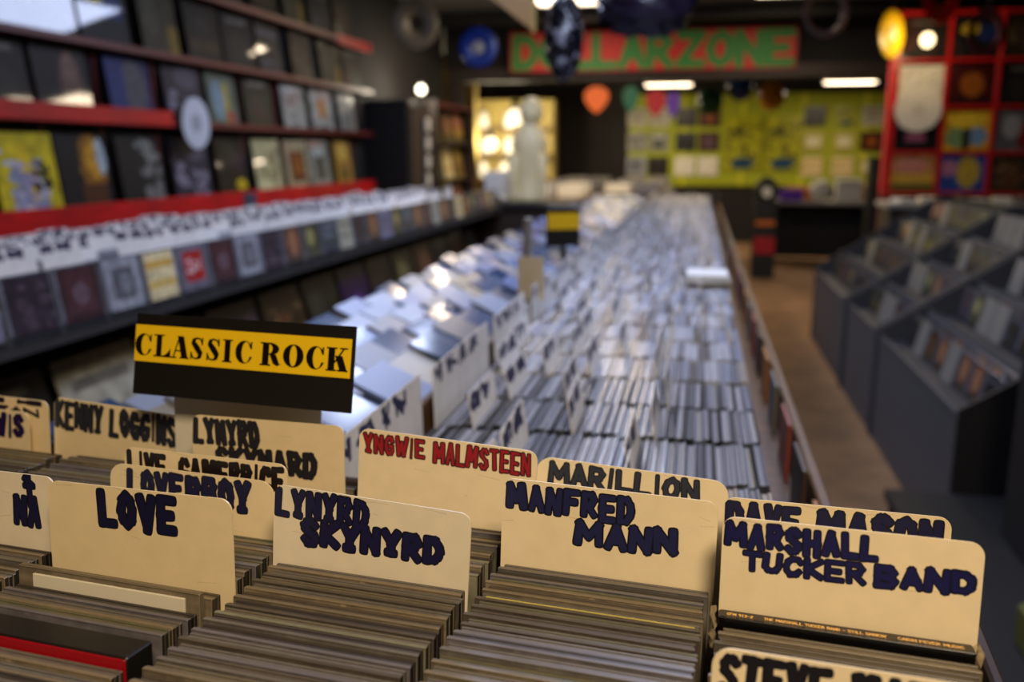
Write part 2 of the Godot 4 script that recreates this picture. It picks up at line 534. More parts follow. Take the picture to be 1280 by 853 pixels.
func make_atlas() -> void:
	atlas = Image.create(TS * 8, TS * 6, false, Image.FORMAT_RGB8)
	rng.seed = 77
	for i in COVERS.size():
		var ox := (i % 8) * TS
		var oy := (i / 8) * TS
		var g := hexc(COVERS[i][1])
		for x in TS:
			for y in TS:
				var k := 1.0 + 0.25 * noise_a.get_noise_2d(x * 1.2 + i * 130, y * 1.2)
				atlas.set_pixel(ox + x, oy + y, Color(g.r * k, g.g * k, g.b * k))
		for p in COVERS[i][2]:
			var col := hexc(p[5])
			var kind: String = p[0]
			if kind == "d":
				for k in 22:
					var cx: float = (p[1] + rng.randf() * p[3]) * TS
					var cy: float = (p[2] + rng.randf() * p[4]) * TS
					blot(ox, oy, cx, cy, rng.randf_range(2, 6), rng.randf_range(2, 6), col, 0.0, i)
			elif kind == "e":
				blot(ox, oy, p[1] * TS, p[2] * TS, p[3] * TS, p[4] * TS, col, 0.35, i)
			elif kind == "n":
				for k in 14:
					blot(ox, oy, (p[1] + rng.randf() * p[3]) * TS, (p[2] + rng.randf() * p[4]) * TS, rng.randf_range(3, 12), rng.randf_range(3, 10), col, 0.6, i)
			else:
				for x in range(int(p[1] * TS), int((p[1] + p[3]) * TS)):
					for y in range(int(p[2] * TS), int((p[2] + p[4]) * TS)):
						if x < TS and y < TS:
							var kk := 1.0 + 0.2 * noise_a.get_noise_2d(x * 2.0 + i * 70, y * 2.0)
							atlas.set_pixel(ox + x, oy + y, Color(col.r * kk, col.g * kk, col.b * kk))

func blot(ox: int, oy: int, cx: float, cy: float, rx: float, ry: float, col: Color, rough: float, i: int) -> void:
	for x in range(maxi(0, int(cx - rx * 1.3)), mini(TS, int(cx + rx * 1.3) + 1)):
		for y in range(maxi(0, int(cy - ry * 1.3)), mini(TS, int(cy + ry * 1.3) + 1)):
			var dx := (x - cx) / rx
			var dy := (y - cy) / ry
			var d := sqrt(dx * dx + dy * dy) + rough * 0.6 * noise_a.get_noise_2d(x * 3.0 + i * 31, y * 3.0)
			if d < 1.0:
				var k := 1.0 + 0.25 * noise_a.get_noise_2d(x * 2.5, y * 2.5 + i * 17)
				atlas.set_pixel(ox + x, oy + y, Color(col.r * k, col.g * k, col.b * k))

func sheet_mesh(w: float, h: float, d: float, tile: int) -> ArrayMesh:
	# a thin board, base centre at the origin, its +z face printed with one tile
	var k := "sheet|%s|%s|%s|%s" % [w, h, d, tile]
	if mesh_cache.has(k): return mesh_cache[k]
	var st := SurfaceTool.new()
	st.begin(Mesh.PRIMITIVE_TRIANGLES)
	st.set_smooth_group(-1)
	var a := Vector2((tile % 8 + 0.02) / 8.0, (tile / 8 + 0.02) / 6.0)
	var b := Vector2((tile % 8 + 0.98) / 8.0, (tile / 8 + 0.98) / 6.0)
	var z := d / 2
	quad(st, Vector3(-w / 2, h, z), Vector3(w / 2, h, z), Vector3(w / 2, 0, z), Vector3(-w / 2, 0, z), a, Vector2(b.x, a.y), b, Vector2(a.x, b.y))
	var e := a + (b - a) * 0.03
	quad(st, Vector3(w / 2, h, -z), Vector3(-w / 2, h, -z), Vector3(-w / 2, 0, -z), Vector3(w / 2, 0, -z), e, e, e, e)
	quad(st, Vector3(-w / 2, h, -z), Vector3(w / 2, h, -z), Vector3(w / 2, h, z), Vector3(-w / 2, h, z), e, e, e, e)
	quad(st, Vector3(-w / 2, 0, z), Vector3(w / 2, 0, z), Vector3(w / 2, 0, -z), Vector3(-w / 2, 0, -z), e, e, e, e)
	quad(st, Vector3(w / 2, h, z), Vector3(w / 2, h, -z), Vector3(w / 2, 0, -z), Vector3(w / 2, 0, z), e, e, e, e)
	quad(st, Vector3(-w / 2, h, -z), Vector3(-w / 2, h, z), Vector3(-w / 2, 0, z), Vector3(-w / 2, 0, -z), e, e, e, e)
	st.generate_normals()
	mesh_cache[k] = st.commit()
	return mesh_cache[k]

# ------------------------------------------------------------------ materials
func streak_texture(seed_: int, base: Color, amp: float) -> ImageTexture:
	# scuffed clear plastic: fine lines along x, specks
	rng.seed = seed_
	var w := 256
	var h := 64
	var img := Image.create(w, h, false, Image.FORMAT_RGB8)
	for x in w:
		for y in h:
			var k := 1.0 + amp * (0.9 * noise_a.get_noise_2d(x * 0.35, y * 9.0 + seed_ * 50) + 0.5 * noise_a.get_noise_2d(x * 2.2 + seed_ * 90, y * 2.0))
			img.set_pixel(x, y, Color(base.r * k, base.g * k, base.b * k))
	for i in 40:
		var x := rng.randi_range(0, w - 14)
		var y := rng.randi_range(0, h - 1)
		var k := rng.randf_range(0.5, 1.6)
		for q in rng.randi_range(1, 13): img.set_pixel(x + q, y, Color(base.r * k, base.g * k, base.b * k))
	# last rows: the ends of the case, darker than its other faces
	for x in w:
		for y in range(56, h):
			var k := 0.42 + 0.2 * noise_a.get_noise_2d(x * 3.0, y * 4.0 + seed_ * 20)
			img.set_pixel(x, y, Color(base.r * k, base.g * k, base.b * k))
	return ImageTexture.create_from_image(img)

func make_materials() -> void:
	noise_a.seed = 5
	noise_a.frequency = 0.03
	noise_a.fractal_octaves = 3
	make_atlas()
	M.print = mat(Color.WHITE, 0.35, 0.0, 0.5)
	M.print.albedo_texture = ImageTexture.create_from_image(atlas)
	M.sleeve = mat(Color.WHITE, 0.55, 0.0, 0.3)           # print inside a clear outer sleeve
	M.sleeve.albedo_texture = M.print.albedo_texture
	M.sleeve.clearcoat_enabled = true
	M.sleeve.clearcoat = 0.7
	M.sleeve.clearcoat_roughness = 0.04
	var tones := [c8(112, 100, 80), c8(98, 92, 84), c8(114, 110, 88), c8(78, 70, 60), c8(100, 95, 96), c8(118, 104, 82), c8(134, 138, 152), c8(104, 108, 120), c8(158, 162, 174), c8(60, 60, 64)]
	M.lid = []
	M.tray = []
	for i in tones.size():
		var a := mat(Color.WHITE, 0.36 if i < 6 else 0.22, 0.0, 0.4 if i < 6 else 0.6)
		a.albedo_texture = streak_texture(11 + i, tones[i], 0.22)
		M.lid.append(a)
	for col in [c8(98, 88, 70), c8(60, 53, 46), c8(98, 91, 82), c8(80, 70, 57), c8(92, 87, 66), c8(120, 124, 136), c8(56, 58, 66), c8(148, 150, 160)]:
		var b := mat(Color.WHITE, 0.42, 0.0, 0.4)
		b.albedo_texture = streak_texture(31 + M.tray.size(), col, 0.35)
		M.tray.append(b)
	M.booklet = [mat(c8(176, 168, 148), 0.8), mat(c8(60, 52, 46), 0.8), mat(c8(120, 96, 70), 0.8), mat(c8(196, 180, 96), 0.8), mat(c8(92, 84, 96), 0.8), mat(c8(38, 34, 34), 0.8)]
	M.black_board = mat(c8(20, 17, 13), 0.42)
	M.black = mat(c8(14, 12, 11), 0.6)
	M.black_gloss = mat(c8(10, 9, 10), 0.25)
	M.wood_dark = wood(c8(44, 30, 20), 0.55, 3)
	M.wood_mid = wood(c8(96, 70, 42), 0.5, 4)
	M.wood_tan = wood(c8(140, 112, 72), 0.5, 6)
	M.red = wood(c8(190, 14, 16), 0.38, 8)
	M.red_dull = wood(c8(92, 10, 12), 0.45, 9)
	M.grey_panel = mat(c8(74, 76, 80), 0.5)
	M.grey_dark = mat(c8(52, 52, 54), 0.6)
	M.plaster = mat(c8(92, 86, 76), 0.9)
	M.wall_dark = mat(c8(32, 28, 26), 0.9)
	M.ceiling = mat(c8(96, 94, 90), 0.9)
	M.paper = mat(c8(214, 204, 180), 0.6)
	M.white = mat(c8(210, 208, 200), 0.55)
	M.pale_statue = mat(c8(226, 206, 154), 0.5)
	M.lime = mat(c8(160, 168, 20), 0.7)
	M.carpet = carpet()
	M.clear = mat(Color(0.9, 0.93, 0.97, 0.12), 0.05)
	M.clear.transparency = BaseMaterial3D.TRANSPARENCY_ALPHA
	M.metal = mat(c8(120, 118, 114), 0.35, 0.9)
	M.thread = mat(c8(60, 56, 50), 0.8)

func wood(col: Color, rough: float, seed_: int) -> StandardMaterial3D:
	var m := mat(Color.WHITE, rough)
	var n := FastNoiseLite.new()
	n.seed = seed_
	n.frequency = 0.02
	n.fractal_octaves = 4
	var img := Image.create(128, 128, false, Image.FORMAT_RGB8)
	for x in 128:
		for y in 128:
			var k := 1.0 + 0.22 * n.get_noise_2d(x * 0.6, y * 6.0)
			img.set_pixel(x, y, Color(col.r * k, col.g * k, col.b * k))
	m.albedo_texture = ImageTexture.create_from_image(img)
	m.uv1_triplanar = true
	m.uv1_scale = Vector3(1.7, 1.7, 1.7)
	return m

func carpet() -> StandardMaterial3D:
	var m := mat(Color.WHITE, 0.85)
	var img := Image.create(256, 256, false, Image.FORMAT_RGB8)
	var base := c8(132, 100, 68)
	for x in 256:
		for y in 256:
			var k := 1.0 + 0.12 * noise_a.get_noise_2d(x * 8.0, y * 8.0) + 0.16 * noise_a.get_noise_2d(x * 0.5, y * 0.5)
			img.set_pixel(x, y, Color(base.r * k, base.g * k, base.b * k))
	m.albedo_texture = ImageTexture.create_from_image(img)
	m.uv1_triplanar = true
	m.uv1_world_triplanar = true
	m.uv1_scale = Vector3(0.8, 0.8, 0.8)
	return m

# ------------------------------------------------------------------ CD cases and divider cards
func case_meshes() -> Array:
	# lid, tray, booklet of a jewel case; base centre at the origin, the lid towards +z
	if not mesh_cache.has("case"):
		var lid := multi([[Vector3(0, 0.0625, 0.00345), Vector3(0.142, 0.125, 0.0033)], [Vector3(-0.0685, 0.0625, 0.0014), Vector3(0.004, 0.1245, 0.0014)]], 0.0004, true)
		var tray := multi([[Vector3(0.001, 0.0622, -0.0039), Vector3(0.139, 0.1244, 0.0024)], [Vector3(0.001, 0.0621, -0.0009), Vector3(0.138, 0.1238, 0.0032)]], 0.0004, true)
		var booklet := bx(Vector3(0.132, 0.1225, 0.0009), 0.0)
		mesh_cache["case"] = [lid, tray, booklet]
	return mesh_cache["case"]

func cd_case(label: String, group: String, at: Vector3, basis_: Basis, tone := -1, dark := false) -> Node3D:
	var t := thing("cd_case", label, "CD case", at, basis_, group)
	var mm := case_meshes()
	var i := tone if tone >= 0 else rng.randi_range(0, 5)
	part("lid", mm[0], M.lid[i], t)
	part("tray", mm[1], M.tray[1 if dark else rng.randi_range(0, 4) if i < 6 else rng.randi_range(5, 7)], t)
	part("booklet", mm[2], M.booklet[rng.randi_range(0, 5)], t, Vector3(0.0015, 0.0620, 0.00125))
	return t

func divider_outline_mesh(w: float, h: float, r: float) -> ArrayMesh:
	var k := "div|%s|%s|%s" % [w, h, r]
	if not mesh_cache.has(k): mesh_cache[k] = prism(rounded(w, h, r), 0.0013, w, 0.075)
	return mesh_cache[k]

func divider(label: String, u: float, w: float, top: float, roll: float, lines: Array, ink: Color, rim: Color, paper: Color, seed_: int, width := 0.146, r := 0.008, lean := 0.08, yaw := 0.0) -> void:
	var px := 4.4
	var tex := card_image(int(width * 1000 * px), int(75 * px), lines, ink, rim, paper, seed_, px)
	var m := mat(Color.WHITE, 0.38, 0.0, 0.5)
	m.albedo_texture = tex
	m.texture_repeat = false
	var h := top - BIN_FLOOR - 0.001 - width * 0.5 * absf(sin(roll))
	var b := Basis(Vector3.UP, RACK_TURN + yaw) * Basis(Vector3.RIGHT, -lean)
	var o := MeshInstance3D.new()
	o.name = numbered("divider_card")
	o.mesh = divider_outline_mesh(width, h, r)
	o.material_override = m
	var pos := rk(u, top, w) - b * Basis(Vector3.BACK, roll) * Vector3(0, h, 0)
	o.transform = Transform3D(b * Basis(Vector3.BACK, roll), pos)
	add_child(o)
	tag(o, label, "divider card", "hand lettered divider cards in the front rack")

func front_rack() -> void:
	var B := Basis(Vector3.UP, RACK_TURN)
	# --- the rack itself
	var t := thing("cd_rack", "dark wooden rack of sloping CD bins with lettered cards", "rack", rk(-0.36, 0, 0.42), B)
	# local: x = u + 0.36, z = -(w - 0.42)
	part("base_cabinet", bx(Vector3(0.98, 0.86, 0.48), 0.004), M.wood_dark, t, Vector3(0, 0.43, -0.02))
	part("bin_floor", bx(Vector3(1.00, 0.02, 0.54), 0.002), M.wood_dark, t, Vector3(0, BIN_FLOOR - 0.0105, -0.01))
	part("bin_support", bx(Vector3(0.98, 0.068, 0.48), 0.002), M.wood_dark, t, Vector3(0, 0.896, -0.02))
	part("back_board", bx(Vector3(1.00, 0.11, 0.008), 0.002), M.wood_dark, t, Vector3(0, BIN_FLOOR + 0.055, -0.276))
	part("front_lip", bx(Vector3(1.00, 0.09, 0.014), 0.002), M.wood_dark, t, Vector3(0, BIN_FLOOR + 0.045, 0.262))
	part("end_board", bx(Vector3(0.008, 0.11, 0.54), 0.002), M.wood_dark, t, Vector3(0.496, BIN_FLOOR + 0.055, -0.02))
	part("end_board", bx(Vector3(0.008, 0.11, 0.54), 0.002), M.wood_dark, t, Vector3(-0.496, BIN_FLOOR + 0.055, -0.02))
	# --- cards
	var navy := c8(22, 22, 58)
	var blk := c8(12, 11, 20)
	var cream := c8(232, 212, 172)
	var cream2 := c8(226, 204, 160)
	var pale := c8(226, 212, 184)
	divider("cream divider card reading one short four-letter word in fat navy capitals", -0.3981, 0.4554, 1.1307, 0.0185, [["LOVE", 41, 2.5, 104, 2.0, 27, 3.93]], c8(20, 20, 52), blk, cream2, 101, 0.146, 0.0085)
	divider("divider card with one long navy word, close behind the four-letter card", -0.4178, 0.5358, 1.1119, -0.0015, [["LOVE", 15, 2, 67, 2, 25, 3.43], ["RBOY", 69, 2, 126, 2, 26, 3.53]], navy, blk, cream2, 102, 0.146, 0.012)
	divider("divider card whose lettering is mostly hidden behind the one-word cards", -0.4135, 0.5480, 1.1215, 0.001, [["LIVE", 2, 2, 39, 3, 22, 2.83], ["GAWERRICE", 50, 3, 143, 2, 22, 3.02]], c8(26, 18, 20), blk, cream2, 103)
	divider("cream card with two staggered navy words of six and seven letters beside the one-word card", -0.2532, 0.5068, 1.1213, -0.0310, [["LYNYRD", 1, 1, 73, 0.5, 21, 3.02], ["SKYNYRD", 21, 20, 128, 18.5, 21, 3.12]], c8(24, 24, 62), blk, pale, 104)
	divider("cream card with two staggered navy words, the lower only four letters", -0.0992, 0.5492, 1.1293, -0.0055, [["MANFRED", 2, 2.2, 92, 2.2, 20, 3.02], ["MANN", 51, 22.5, 121, 21, 20, 3.02]], c8(30, 34, 72), blk, cream, 105)
	divider("cream card with one long thin-lettered word, behind the staggered two-word card", -0.0960, 0.6286, 1.1161, -0.0370, [["MARILLION", 9, 1.5, 125, 1.5, 19, 2.32]], c8(44, 48, 62), c8(16, 16, 22), cream, 106, 0.146, 0.012)
	divider("cream card half hidden behind the three-word card, its letters cut off", 0.0475, 0.6005, 1.1140, 0.0145, [["DAVE", 1.5, 2, 52, 2, 22, 3.33], ["MASON", 61.5, 2, 141, 2, 22, 3.43]], navy, blk, cream2, 107)
	divider("cream card with three navy words on two overlapping lines", 0.0509, 0.5244, 1.1310, 0.0080, [["MARSHALL", 1, 2.0, 90, 1.5, 17.5, 2.42], ["TUCKER", 12.5, 20, 84, 19.4, 14.5, 1.98], ["BAND", 88, 18.5, 143, 16.5, 15.5, 2.42]], c8(22, 22, 74), c8(11, 10, 30), cream, 108)
	divider("card standing in front of the three-word card, only its first line in view", 0.0537, 0.4215, 1.1020, 0.0, [["STEVE", 3, 2, 58, 2, 23, 3.43], ["MARRIOTT", 66, 2, 156, 2, 23, 3.22]], c8(22, 20, 28), blk, cream, 109, 0.146, 0.010)
	divider("far divider card with two thin black words along its upper edge", -0.5987, 0.6686, 1.1114, -0.0465, [["KENNY", 1, 2, 58, 2, 29, 2.62], ["LOGGINS", 65, 2, 142, 2, 29, 2.62]], c8(40, 42, 50), c8(18, 18, 24), cream2, 110)
	divider("divider card with two staggered black words directly under the yellow and black sign", -0.4047, 0.6216, 1.1287, 0.0175, [["LYNYRD", 1, 2, 67, 1, 24, 2.83], ["SKYNARD", 22, 26, 121, 24, 23, 2.93]], c8(34, 34, 40), c8(18, 17, 22), cream2, 111)
	divider("divider card lettered in dark red capitals", -0.2344, 0.6025, 1.1342, -0.0355, [["YNGWIE", 3, 2.5, 56, 2, 17, 1.92], ["MALMSTEEN", 62, 2, 141, 2, 18, 2.02]], c8(150, 22, 30), c8(52, 12, 16), cream, 112)
	divider("divider card with a purple word, next to the two-word black card", -0.7570, 0.6480, 1.1040, -0.012, [["LEWIS", 74, 3, 140, 2.5, 24, 3.02]], c8(34, 16, 66), c8(22, 12, 44), cream2, 113)
	divider("divider card behind the purple-lettered card with two rows of dark blocks on it", -0.7460, 0.6620, 1.1125, -0.012, [["HE", 60, 1, 92, 1, 5, 1.61], ["HE", 108, 1, 138, 1, 5, 1.61], ["NEAN", 60, 8, 134, 9, 9, 1.41]], c8(28, 18, 40), c8(20, 14, 26), cream2, 114)
	divider("pale divider card with a cross-like mark above two navy letters", -0.5555, 0.4720, 1.1230, 0.010, [["+", 117, -2, 130, -2, 27, 2.42], ["NA", 108, 16, 133, 16, 24, 2.83]], navy, blk, pale, 115)
	# --- the hanging section sign on its white card
	var sg := thing("section_sign", "black sign with a yellow strip reading CLASSIC ROCK", "sign", rk(-0.440, BIN_FLOOR, 0.656), B)
	part("backing_card", prism(rounded(0.150, 0.212, 0.002), 0.0015), M.paper, sg, Vector3(-0.007, 0.0, 0.014), Basis(Vector3.RIGHT, -0.08))
	var tilt := Basis(Vector3.RIGHT, -0.22)
	var foot := Vector3(0, 1.1370 - BIN_FLOOR, 0.021)
	var bd := part("board", bx(Vector3(0.217, 0.0725, 0.003), 0.0005), M.black_board, sg, foot + tilt * Vector3(0, 0.03625, 0), tilt)
	var ym := mat(Color.WHITE, 0.22)
	ym.albedo_texture = fat_image(1024, 156, c8(238, 194, 26), c8(22, 16, 8))
	ym.texture_repeat = false
	part("yellow_strip", strip_mesh(0.2145, 0.0328), ym, bd, Vector3(-0.0012, 0.0095, 0.0017), Basis(Vector3.BACK, -0.004))
	# --- CDs in their rows
	rng.seed = 900
	var rows := [
		[-0.5555, "in the row of the cross-marked pale card", [[0.464, 0.26], [0.640, 0.480]]],
		[-0.4035, "in the row of the four-letter card", [[0.447, 0.438], [0.4205, 0.394], [0.356, 0.25], [0.528, 0.463], [0.610, 0.558], [0.643, 0.632]]],
		[-0.2520, "in the row of the card with six and seven letters", [[0.498, 0.25], [0.590, 0.515]]],
		[-0.1010, "in the row of the card lettered seven over four", [[0.541, 0.25], [0.618, 0.557], [0.672, 0.638]]],
		[0.0500, "in the row of the three-word card", [[0.4985, 0.430], [0.411, 0.25], [0.592, 0.533], [0.672, 0.610]]],
		[-0.7075, "in the row of the purple-lettered card", [[0.636, 0.34]]],
	]
	for r in rows:
		var count := 0
		for span in r[2]:
			var w: float = span[0] - 0.004
			var lean := 0.08
			while w > span[1]:
				var b := B * Basis(Vector3.UP, rng.randf_range(-0.002, 0.002)) * Basis(Vector3.RIGHT, -lean)
				var at := rk(r[0] + rng.randf_range(-0.0016, 0.0016), BIN_FLOOR + 0.0008 + (rng.randf_range(0.0, 0.0009) if rng.randf() < 0.8 else rng.randf_range(0.001, 0.003)), w - 0.125 * sin(lean))
				count += 1
				var cd := cd_case("clear CD case, %s %s" % [nth(count), r[1]], "CD cases in the front rack", at, b)
				if r[0] == -0.1010 and count == 5:
					var bk: MeshInstance3D = cd.get_node("booklet")
					bk.material_override = M.booklet[3]
					bk.position.y = 0.0641
				w -= CASE.z / cos(lean) + rng.randf_range(0.0004, 0.0008) + (0.0012 if rng.randf() < 0.12 else 0.0)
	# the double-thickness box with a red front
	var bl := B * Basis(Vector3.RIGHT, -0.08)
	var db := thing("box_set", "thick dark box set with a red front strip", "box set", rk(-0.4035, BIN_FLOOR + 0.0008, 0.3705 - 0.0100), bl)
	part("case", bx(Vector3(0.1425, 0.1295, 0.0215), 0.0008), M.black_board, db, Vector3(0, 0.0649, 0.0))
	part("front_sheet", bx(Vector3(0.1420, 0.1285, 0.0012), 0.0003), mat(c8(150, 10, 22), 0.3), db, Vector3(0, 0.0645, 0.0116))
	# case with a white paper band
	var wb := thing("cd_case_with_paper_band", "CD case with a plain white paper band in its lid", "CD case", rk(-0.4035, BIN_FLOOR - 0.0002, 0.4265 - 0.0100), bl)
	part("case", bx(Vector3(0.142, 0.1355, 0.0050), 0.0006), M.lid[0], wb, Vector3(0, 0.0685, -0.0012))
	part("paper_band", bx(Vector3(0.118, 0.131, 0.0018), 0.0002), M.paper, wb, Vector3(0.002, 0.067, 0.0024))
	# wrapped CD just before the three-word card: gold print along its dark edge
	var wr := thing("wrapped_cd", "dark shrink-wrapped CD with gold print along its top edge", "CD case", rk(0.0500, BIN_FLOOR + 0.0014, 0.5095 - 0.0102), B * Basis(Vector3.RIGHT, -0.08))
	part("case", bx(Vector3(0.1425, 0.128, 0.0104), 0.0006), M.black_gloss, wr, Vector3(0, 0.064, 0))
	var buf_tex := edge_print()
	var em := mat(Color.WHITE, 0.3)
	em.albedo_texture = buf_tex
	em.texture_repeat = false
	var st := SurfaceTool.new()
	st.begin(Mesh.PRIMITIVE_TRIANGLES)
	add_box(st, Vector3.ZERO, Vector3(0.1405, 0.0004, 0.0092))
	st.generate_normals()
	part("spine_print", st.commit(), em, wr, Vector3(0, 0.1282, 0))
	for sx in [-1.0, 1.0]:
		part("shrink_wrap_fold", crumple(sx), M.wrap, wr, Vector3(sx * 0.0735, 0.122, 0.001))

func strip_mesh(w: float, h: float) -> ArrayMesh:
	return bx(Vector3(w, h, 0.0006), 0.0)

func edge_print() -> ImageTexture:
	rng.seed = 4
	var w := 900
	var h := 60
	var buf := PackedFloat32Array()
	buf.resize(w * h)
	buf.fill(-99.0)
	write(buf, w, h, "CFM 913-2", 25, 20, 125, 22, 24, 1.9, 0.2)
	write(buf, w, h, "THE MARSHALL TUCKER BAND - STILL SMOKIN'", 165, 20, 610, 22, 24, 1.9, 0.2)
	write(buf, w, h, "CABIN FEVER MUSIC", 645, 20, 870, 22, 24, 1.9, 0.2)
	var img := Image.create(w, h, false, Image.FORMAT_RGB8)
	for x in w:
		for y in h:
			img.set_pixel(x, y, c8(26, 18, 12).lerp(c8(226, 176, 96), clampf(buf[y * w + x] + 0.7, 0, 1)))
	return ImageTexture.create_from_image(img)

func crumple(sx: float) -> ArrayMesh:
	rng.seed = 60 + int(sx)
	var st := SurfaceTool.new()
	st.begin(Mesh.PRIMITIVE_TRIANGLES)
	st.set_smooth_group(-1)
	var g := []
	for i in 7:
		var row := []
		for k in 5:
			row.append(Vector3(rng.randf_range(-0.003, 0.003), 0.008 - i * 0.004 + rng.randf_range(-0.001, 0.001), -0.008 + k * 0.004 + rng.randf_range(-0.001, 0.001)))
		g.append(row)
	for i in 6:
		for k in 4:
			quad(st, g[i][k], g[i][k + 1], g[i + 1][k + 1], g[i + 1][k])
	st.generate_normals()
	return st.commit()

# ------------------------------------------------------------------ bins behind the front rack
func scribble_texture(w: int, h: int, words: int, tall: float, seed_: int) -> ImageTexture:
	# marker blocks too far off to read, on white card
	rng.seed = seed_
	var buf := PackedFloat32Array()
	buf.resize(w * h)
	buf.fill(-99.0)
	var x := 0.03 * w
	for i in words:
		var ww := rng.randf_range(0.6, 1.1) * w / words * 0.82
		var n := int(ww / (tall * h * 0.55)) + 2
		for k in n:
			var a := Vector2(x + rng.randf() * ww, (0.05 + rng.randf() * 0.15) * h)
			seg_sd(buf, w, h, a, Vector2(x + rng.randf() * ww, (0.08 + tall * rng.randf_range(0.6, 1.0)) * h), h * 0.075, h * 0.08)
		x += ww + w / words * 0.14
	var img := Image.create(w, h, false, Image.FORMAT_RGB8)
	for px in w:
		for py in h:
			var k := 1.0 + 0.05 * noise_a.get_noise_2d(px * 0.8 + seed_ * 40, py * 0.8)
			var p := Color(0.88 * k, 0.87 * k, 0.85 * k)
			img.set_pixel(px, py, p.lerp(c8(28, 26, 66), clampf(buf[py * w + px] + 0.5, 0, 1)))
	return ImageTexture.create_from_image(img)

func card_mesh_tex(w: float, h: float, v: float) -> ArrayMesh:
	return prism(rounded(w, h, 0.006, 3), 0.0013, w, v)

func middle_rack() -> void:
	var t := thing("double_cd_rack", "long double-sided wooden CD rack running down the shop", "rack", V(-0.35, 0, 4.315))
	var len_ := 6.96
	part("plinth", bx(Vector3(0.80, 0.10, len_ - 0.1), 0.004), M.black, t, Vector3(0, 0.05, 0))
	part("cabinet", bx(Vector3(0.86, 0.62, len_), 0.004), M.wood_dark, t, Vector3(0, 0.41, 0))
	part("bin_floor", bx(Vector3(1.02, 0.02, len_), 0.003), M.wood_mid, t, Vector3(0, MID_FLOOR - 0.0105, 0))
	part("bin_support", bx(Vector3(0.98, 0.131, len_ - 0.04), 0.003), M.wood_dark, t, Vector3(0, 0.7855, 0))
	part("spine_board", bx(Vector3(0.012, 0.15, len_), 0.002), M.wood_mid, t, Vector3(-0.012, MID_FLOOR + 0.075, 0))
	part("edge_lip", bx(Vector3(0.016, 0.085, len_), 0.003), M.wood_mid, t, Vector3(0.520, MID_FLOOR + 0.022, 0))
	part("edge_lip", bx(Vector3(0.016, 0.085, len_), 0.003), M.wood_tan, t, Vector3(-0.520, MID_FLOOR + 0.022, 0))
	part("end_panel", bx(Vector3(1.06, 0.28, 0.016), 0.003), M.wood_dark, t, Vector3(0, 0.86, len_ / 2 + 0.008))
	part("end_panel", bx(Vector3(1.06, 0.28, 0.016), 0.003), M.wood_dark, t, Vector3(0, 0.86, -len_ / 2 - 0.008))
	var face := Basis(Vector3.UP, PI / 2)
	rng.seed = 300
	var stuff: Array = []
	var tints: Array = []
	var pal := [Color(.30, .32, .38), Color(.22, .23, .27), Color(.46, .47, .52), Color(.16, .15, .15), Color(.40, .37, .33), Color(.52, .53, .58), Color(.3, .33, .42)]
	var card_tex := []
	for i in 4:
		var m := mat(Color.WHITE, 0.45)
		m.albedo_texture = scribble_texture(192, 96, 2, 0.24, 50 + i)
		m.texture_repeat = false
		card_tex.append(m)
	M.far_cards = card_tex
	var card := card_mesh_tex(0.146, 0.168, 0.073)
	M.far_card_mesh = card
	var n_rows := 45
	var cards_made := 0
	var card_stuff: Array = []
	for r in n_rows:
		var tc := 0.862 + 0.153 * r
		var x := 0.125
		var lean := 0.16
		var n_card := 0
		var n_cd := 0
		var next_card := 0.125 - rng.randf_range(0.05, 0.16)
		while x > -0.295:
			if x < next_card:
				n_card += 1
				x -= 0.0012
				var at := V(x - 0.125 * sin(lean) + 0.0045, MID_FLOOR + 0.003, tc + rng.randf_range(-0.003, 0.003))
				var b := Basis(Vector3.UP, PI / 2 + rng.randf_range(-0.02, 0.02)) * Basis(Vector3.RIGHT, -lean)
				if r >= 1 and cards_made < 110:
					solo("bin_divider", card, card_tex[rng.randi_range(0, 3)], "white lettered divider, %s from the aisle, %s row of the double rack" % [nth(n_card), nth(r)], "divider card", at + Vector3(0, rng.randf_range(0, 0.006), 0), b, "white dividers in the double rack")
					cards_made += 1
				else:
					card_stuff.append(Transform3D(b, at))
				next_card = x - rng.randf_range(0.05, 0.15)
				x -= 0.0030
				continue
			var at2 := V(x - 0.125 * sin(lean), MID_FLOOR + 0.0022 + rng.randf_range(0.0, 0.005), tc + rng.randf_range(-0.003, 0.003))
			var b2 := Basis(Vector3.UP, PI / 2 + rng.randf_range(-0.004, 0.004)) * Basis(Vector3.RIGHT, -lean)
			if r >= 1 and r <= 3:
				n_cd += 1
				cd_case("clear CD case, %s from the aisle in the %s row of the double rack" % [nth(n_cd), nth(r)], "CD cases in the double rack", at2, b2, rng.randi_range(6, 9))
			else:
				stuff.append(Transform3D(b2, at2))
				tints.append(pal[rng.randi_range(0, pal.size() - 1)])
			x -= CASE.z / cos(lean) + rng.randf_range(0.0006, 0.0022)
		# the card at the back of each row, against the spine
		if r > 4:
			card_stuff.append(Transform3D(Basis(Vector3.UP, PI / 2) * Basis(Vector3.RIGHT, -0.08), V(-0.338, MID_FLOOR + 0.001, tc)))
	# far CDs nobody could count
	var cm := case_meshes()
	var st := SurfaceTool.new()
	st.begin(Mesh.PRIMITIVE_TRIANGLES)
	st.append_from(cm[0], 0, Transform3D())
	st.append_from(cm[1], 0, Transform3D())
	var vm := mat(Color.WHITE, 0.25)
	vm.vertex_color_use_as_albedo = true
	mass("cd_case_mass", st.commit(), vm, stuff, tints, "hundreds of CD cases filling the far rows of the double rack", "CD cases")
	var wm: Material = card_tex[0]
	mass("divider_mass", card, wm, card_stuff, [], "white lettered dividers crowding the far rows of the double rack", "divider cards")
	# long header strips along the spine
	rng.seed = 310
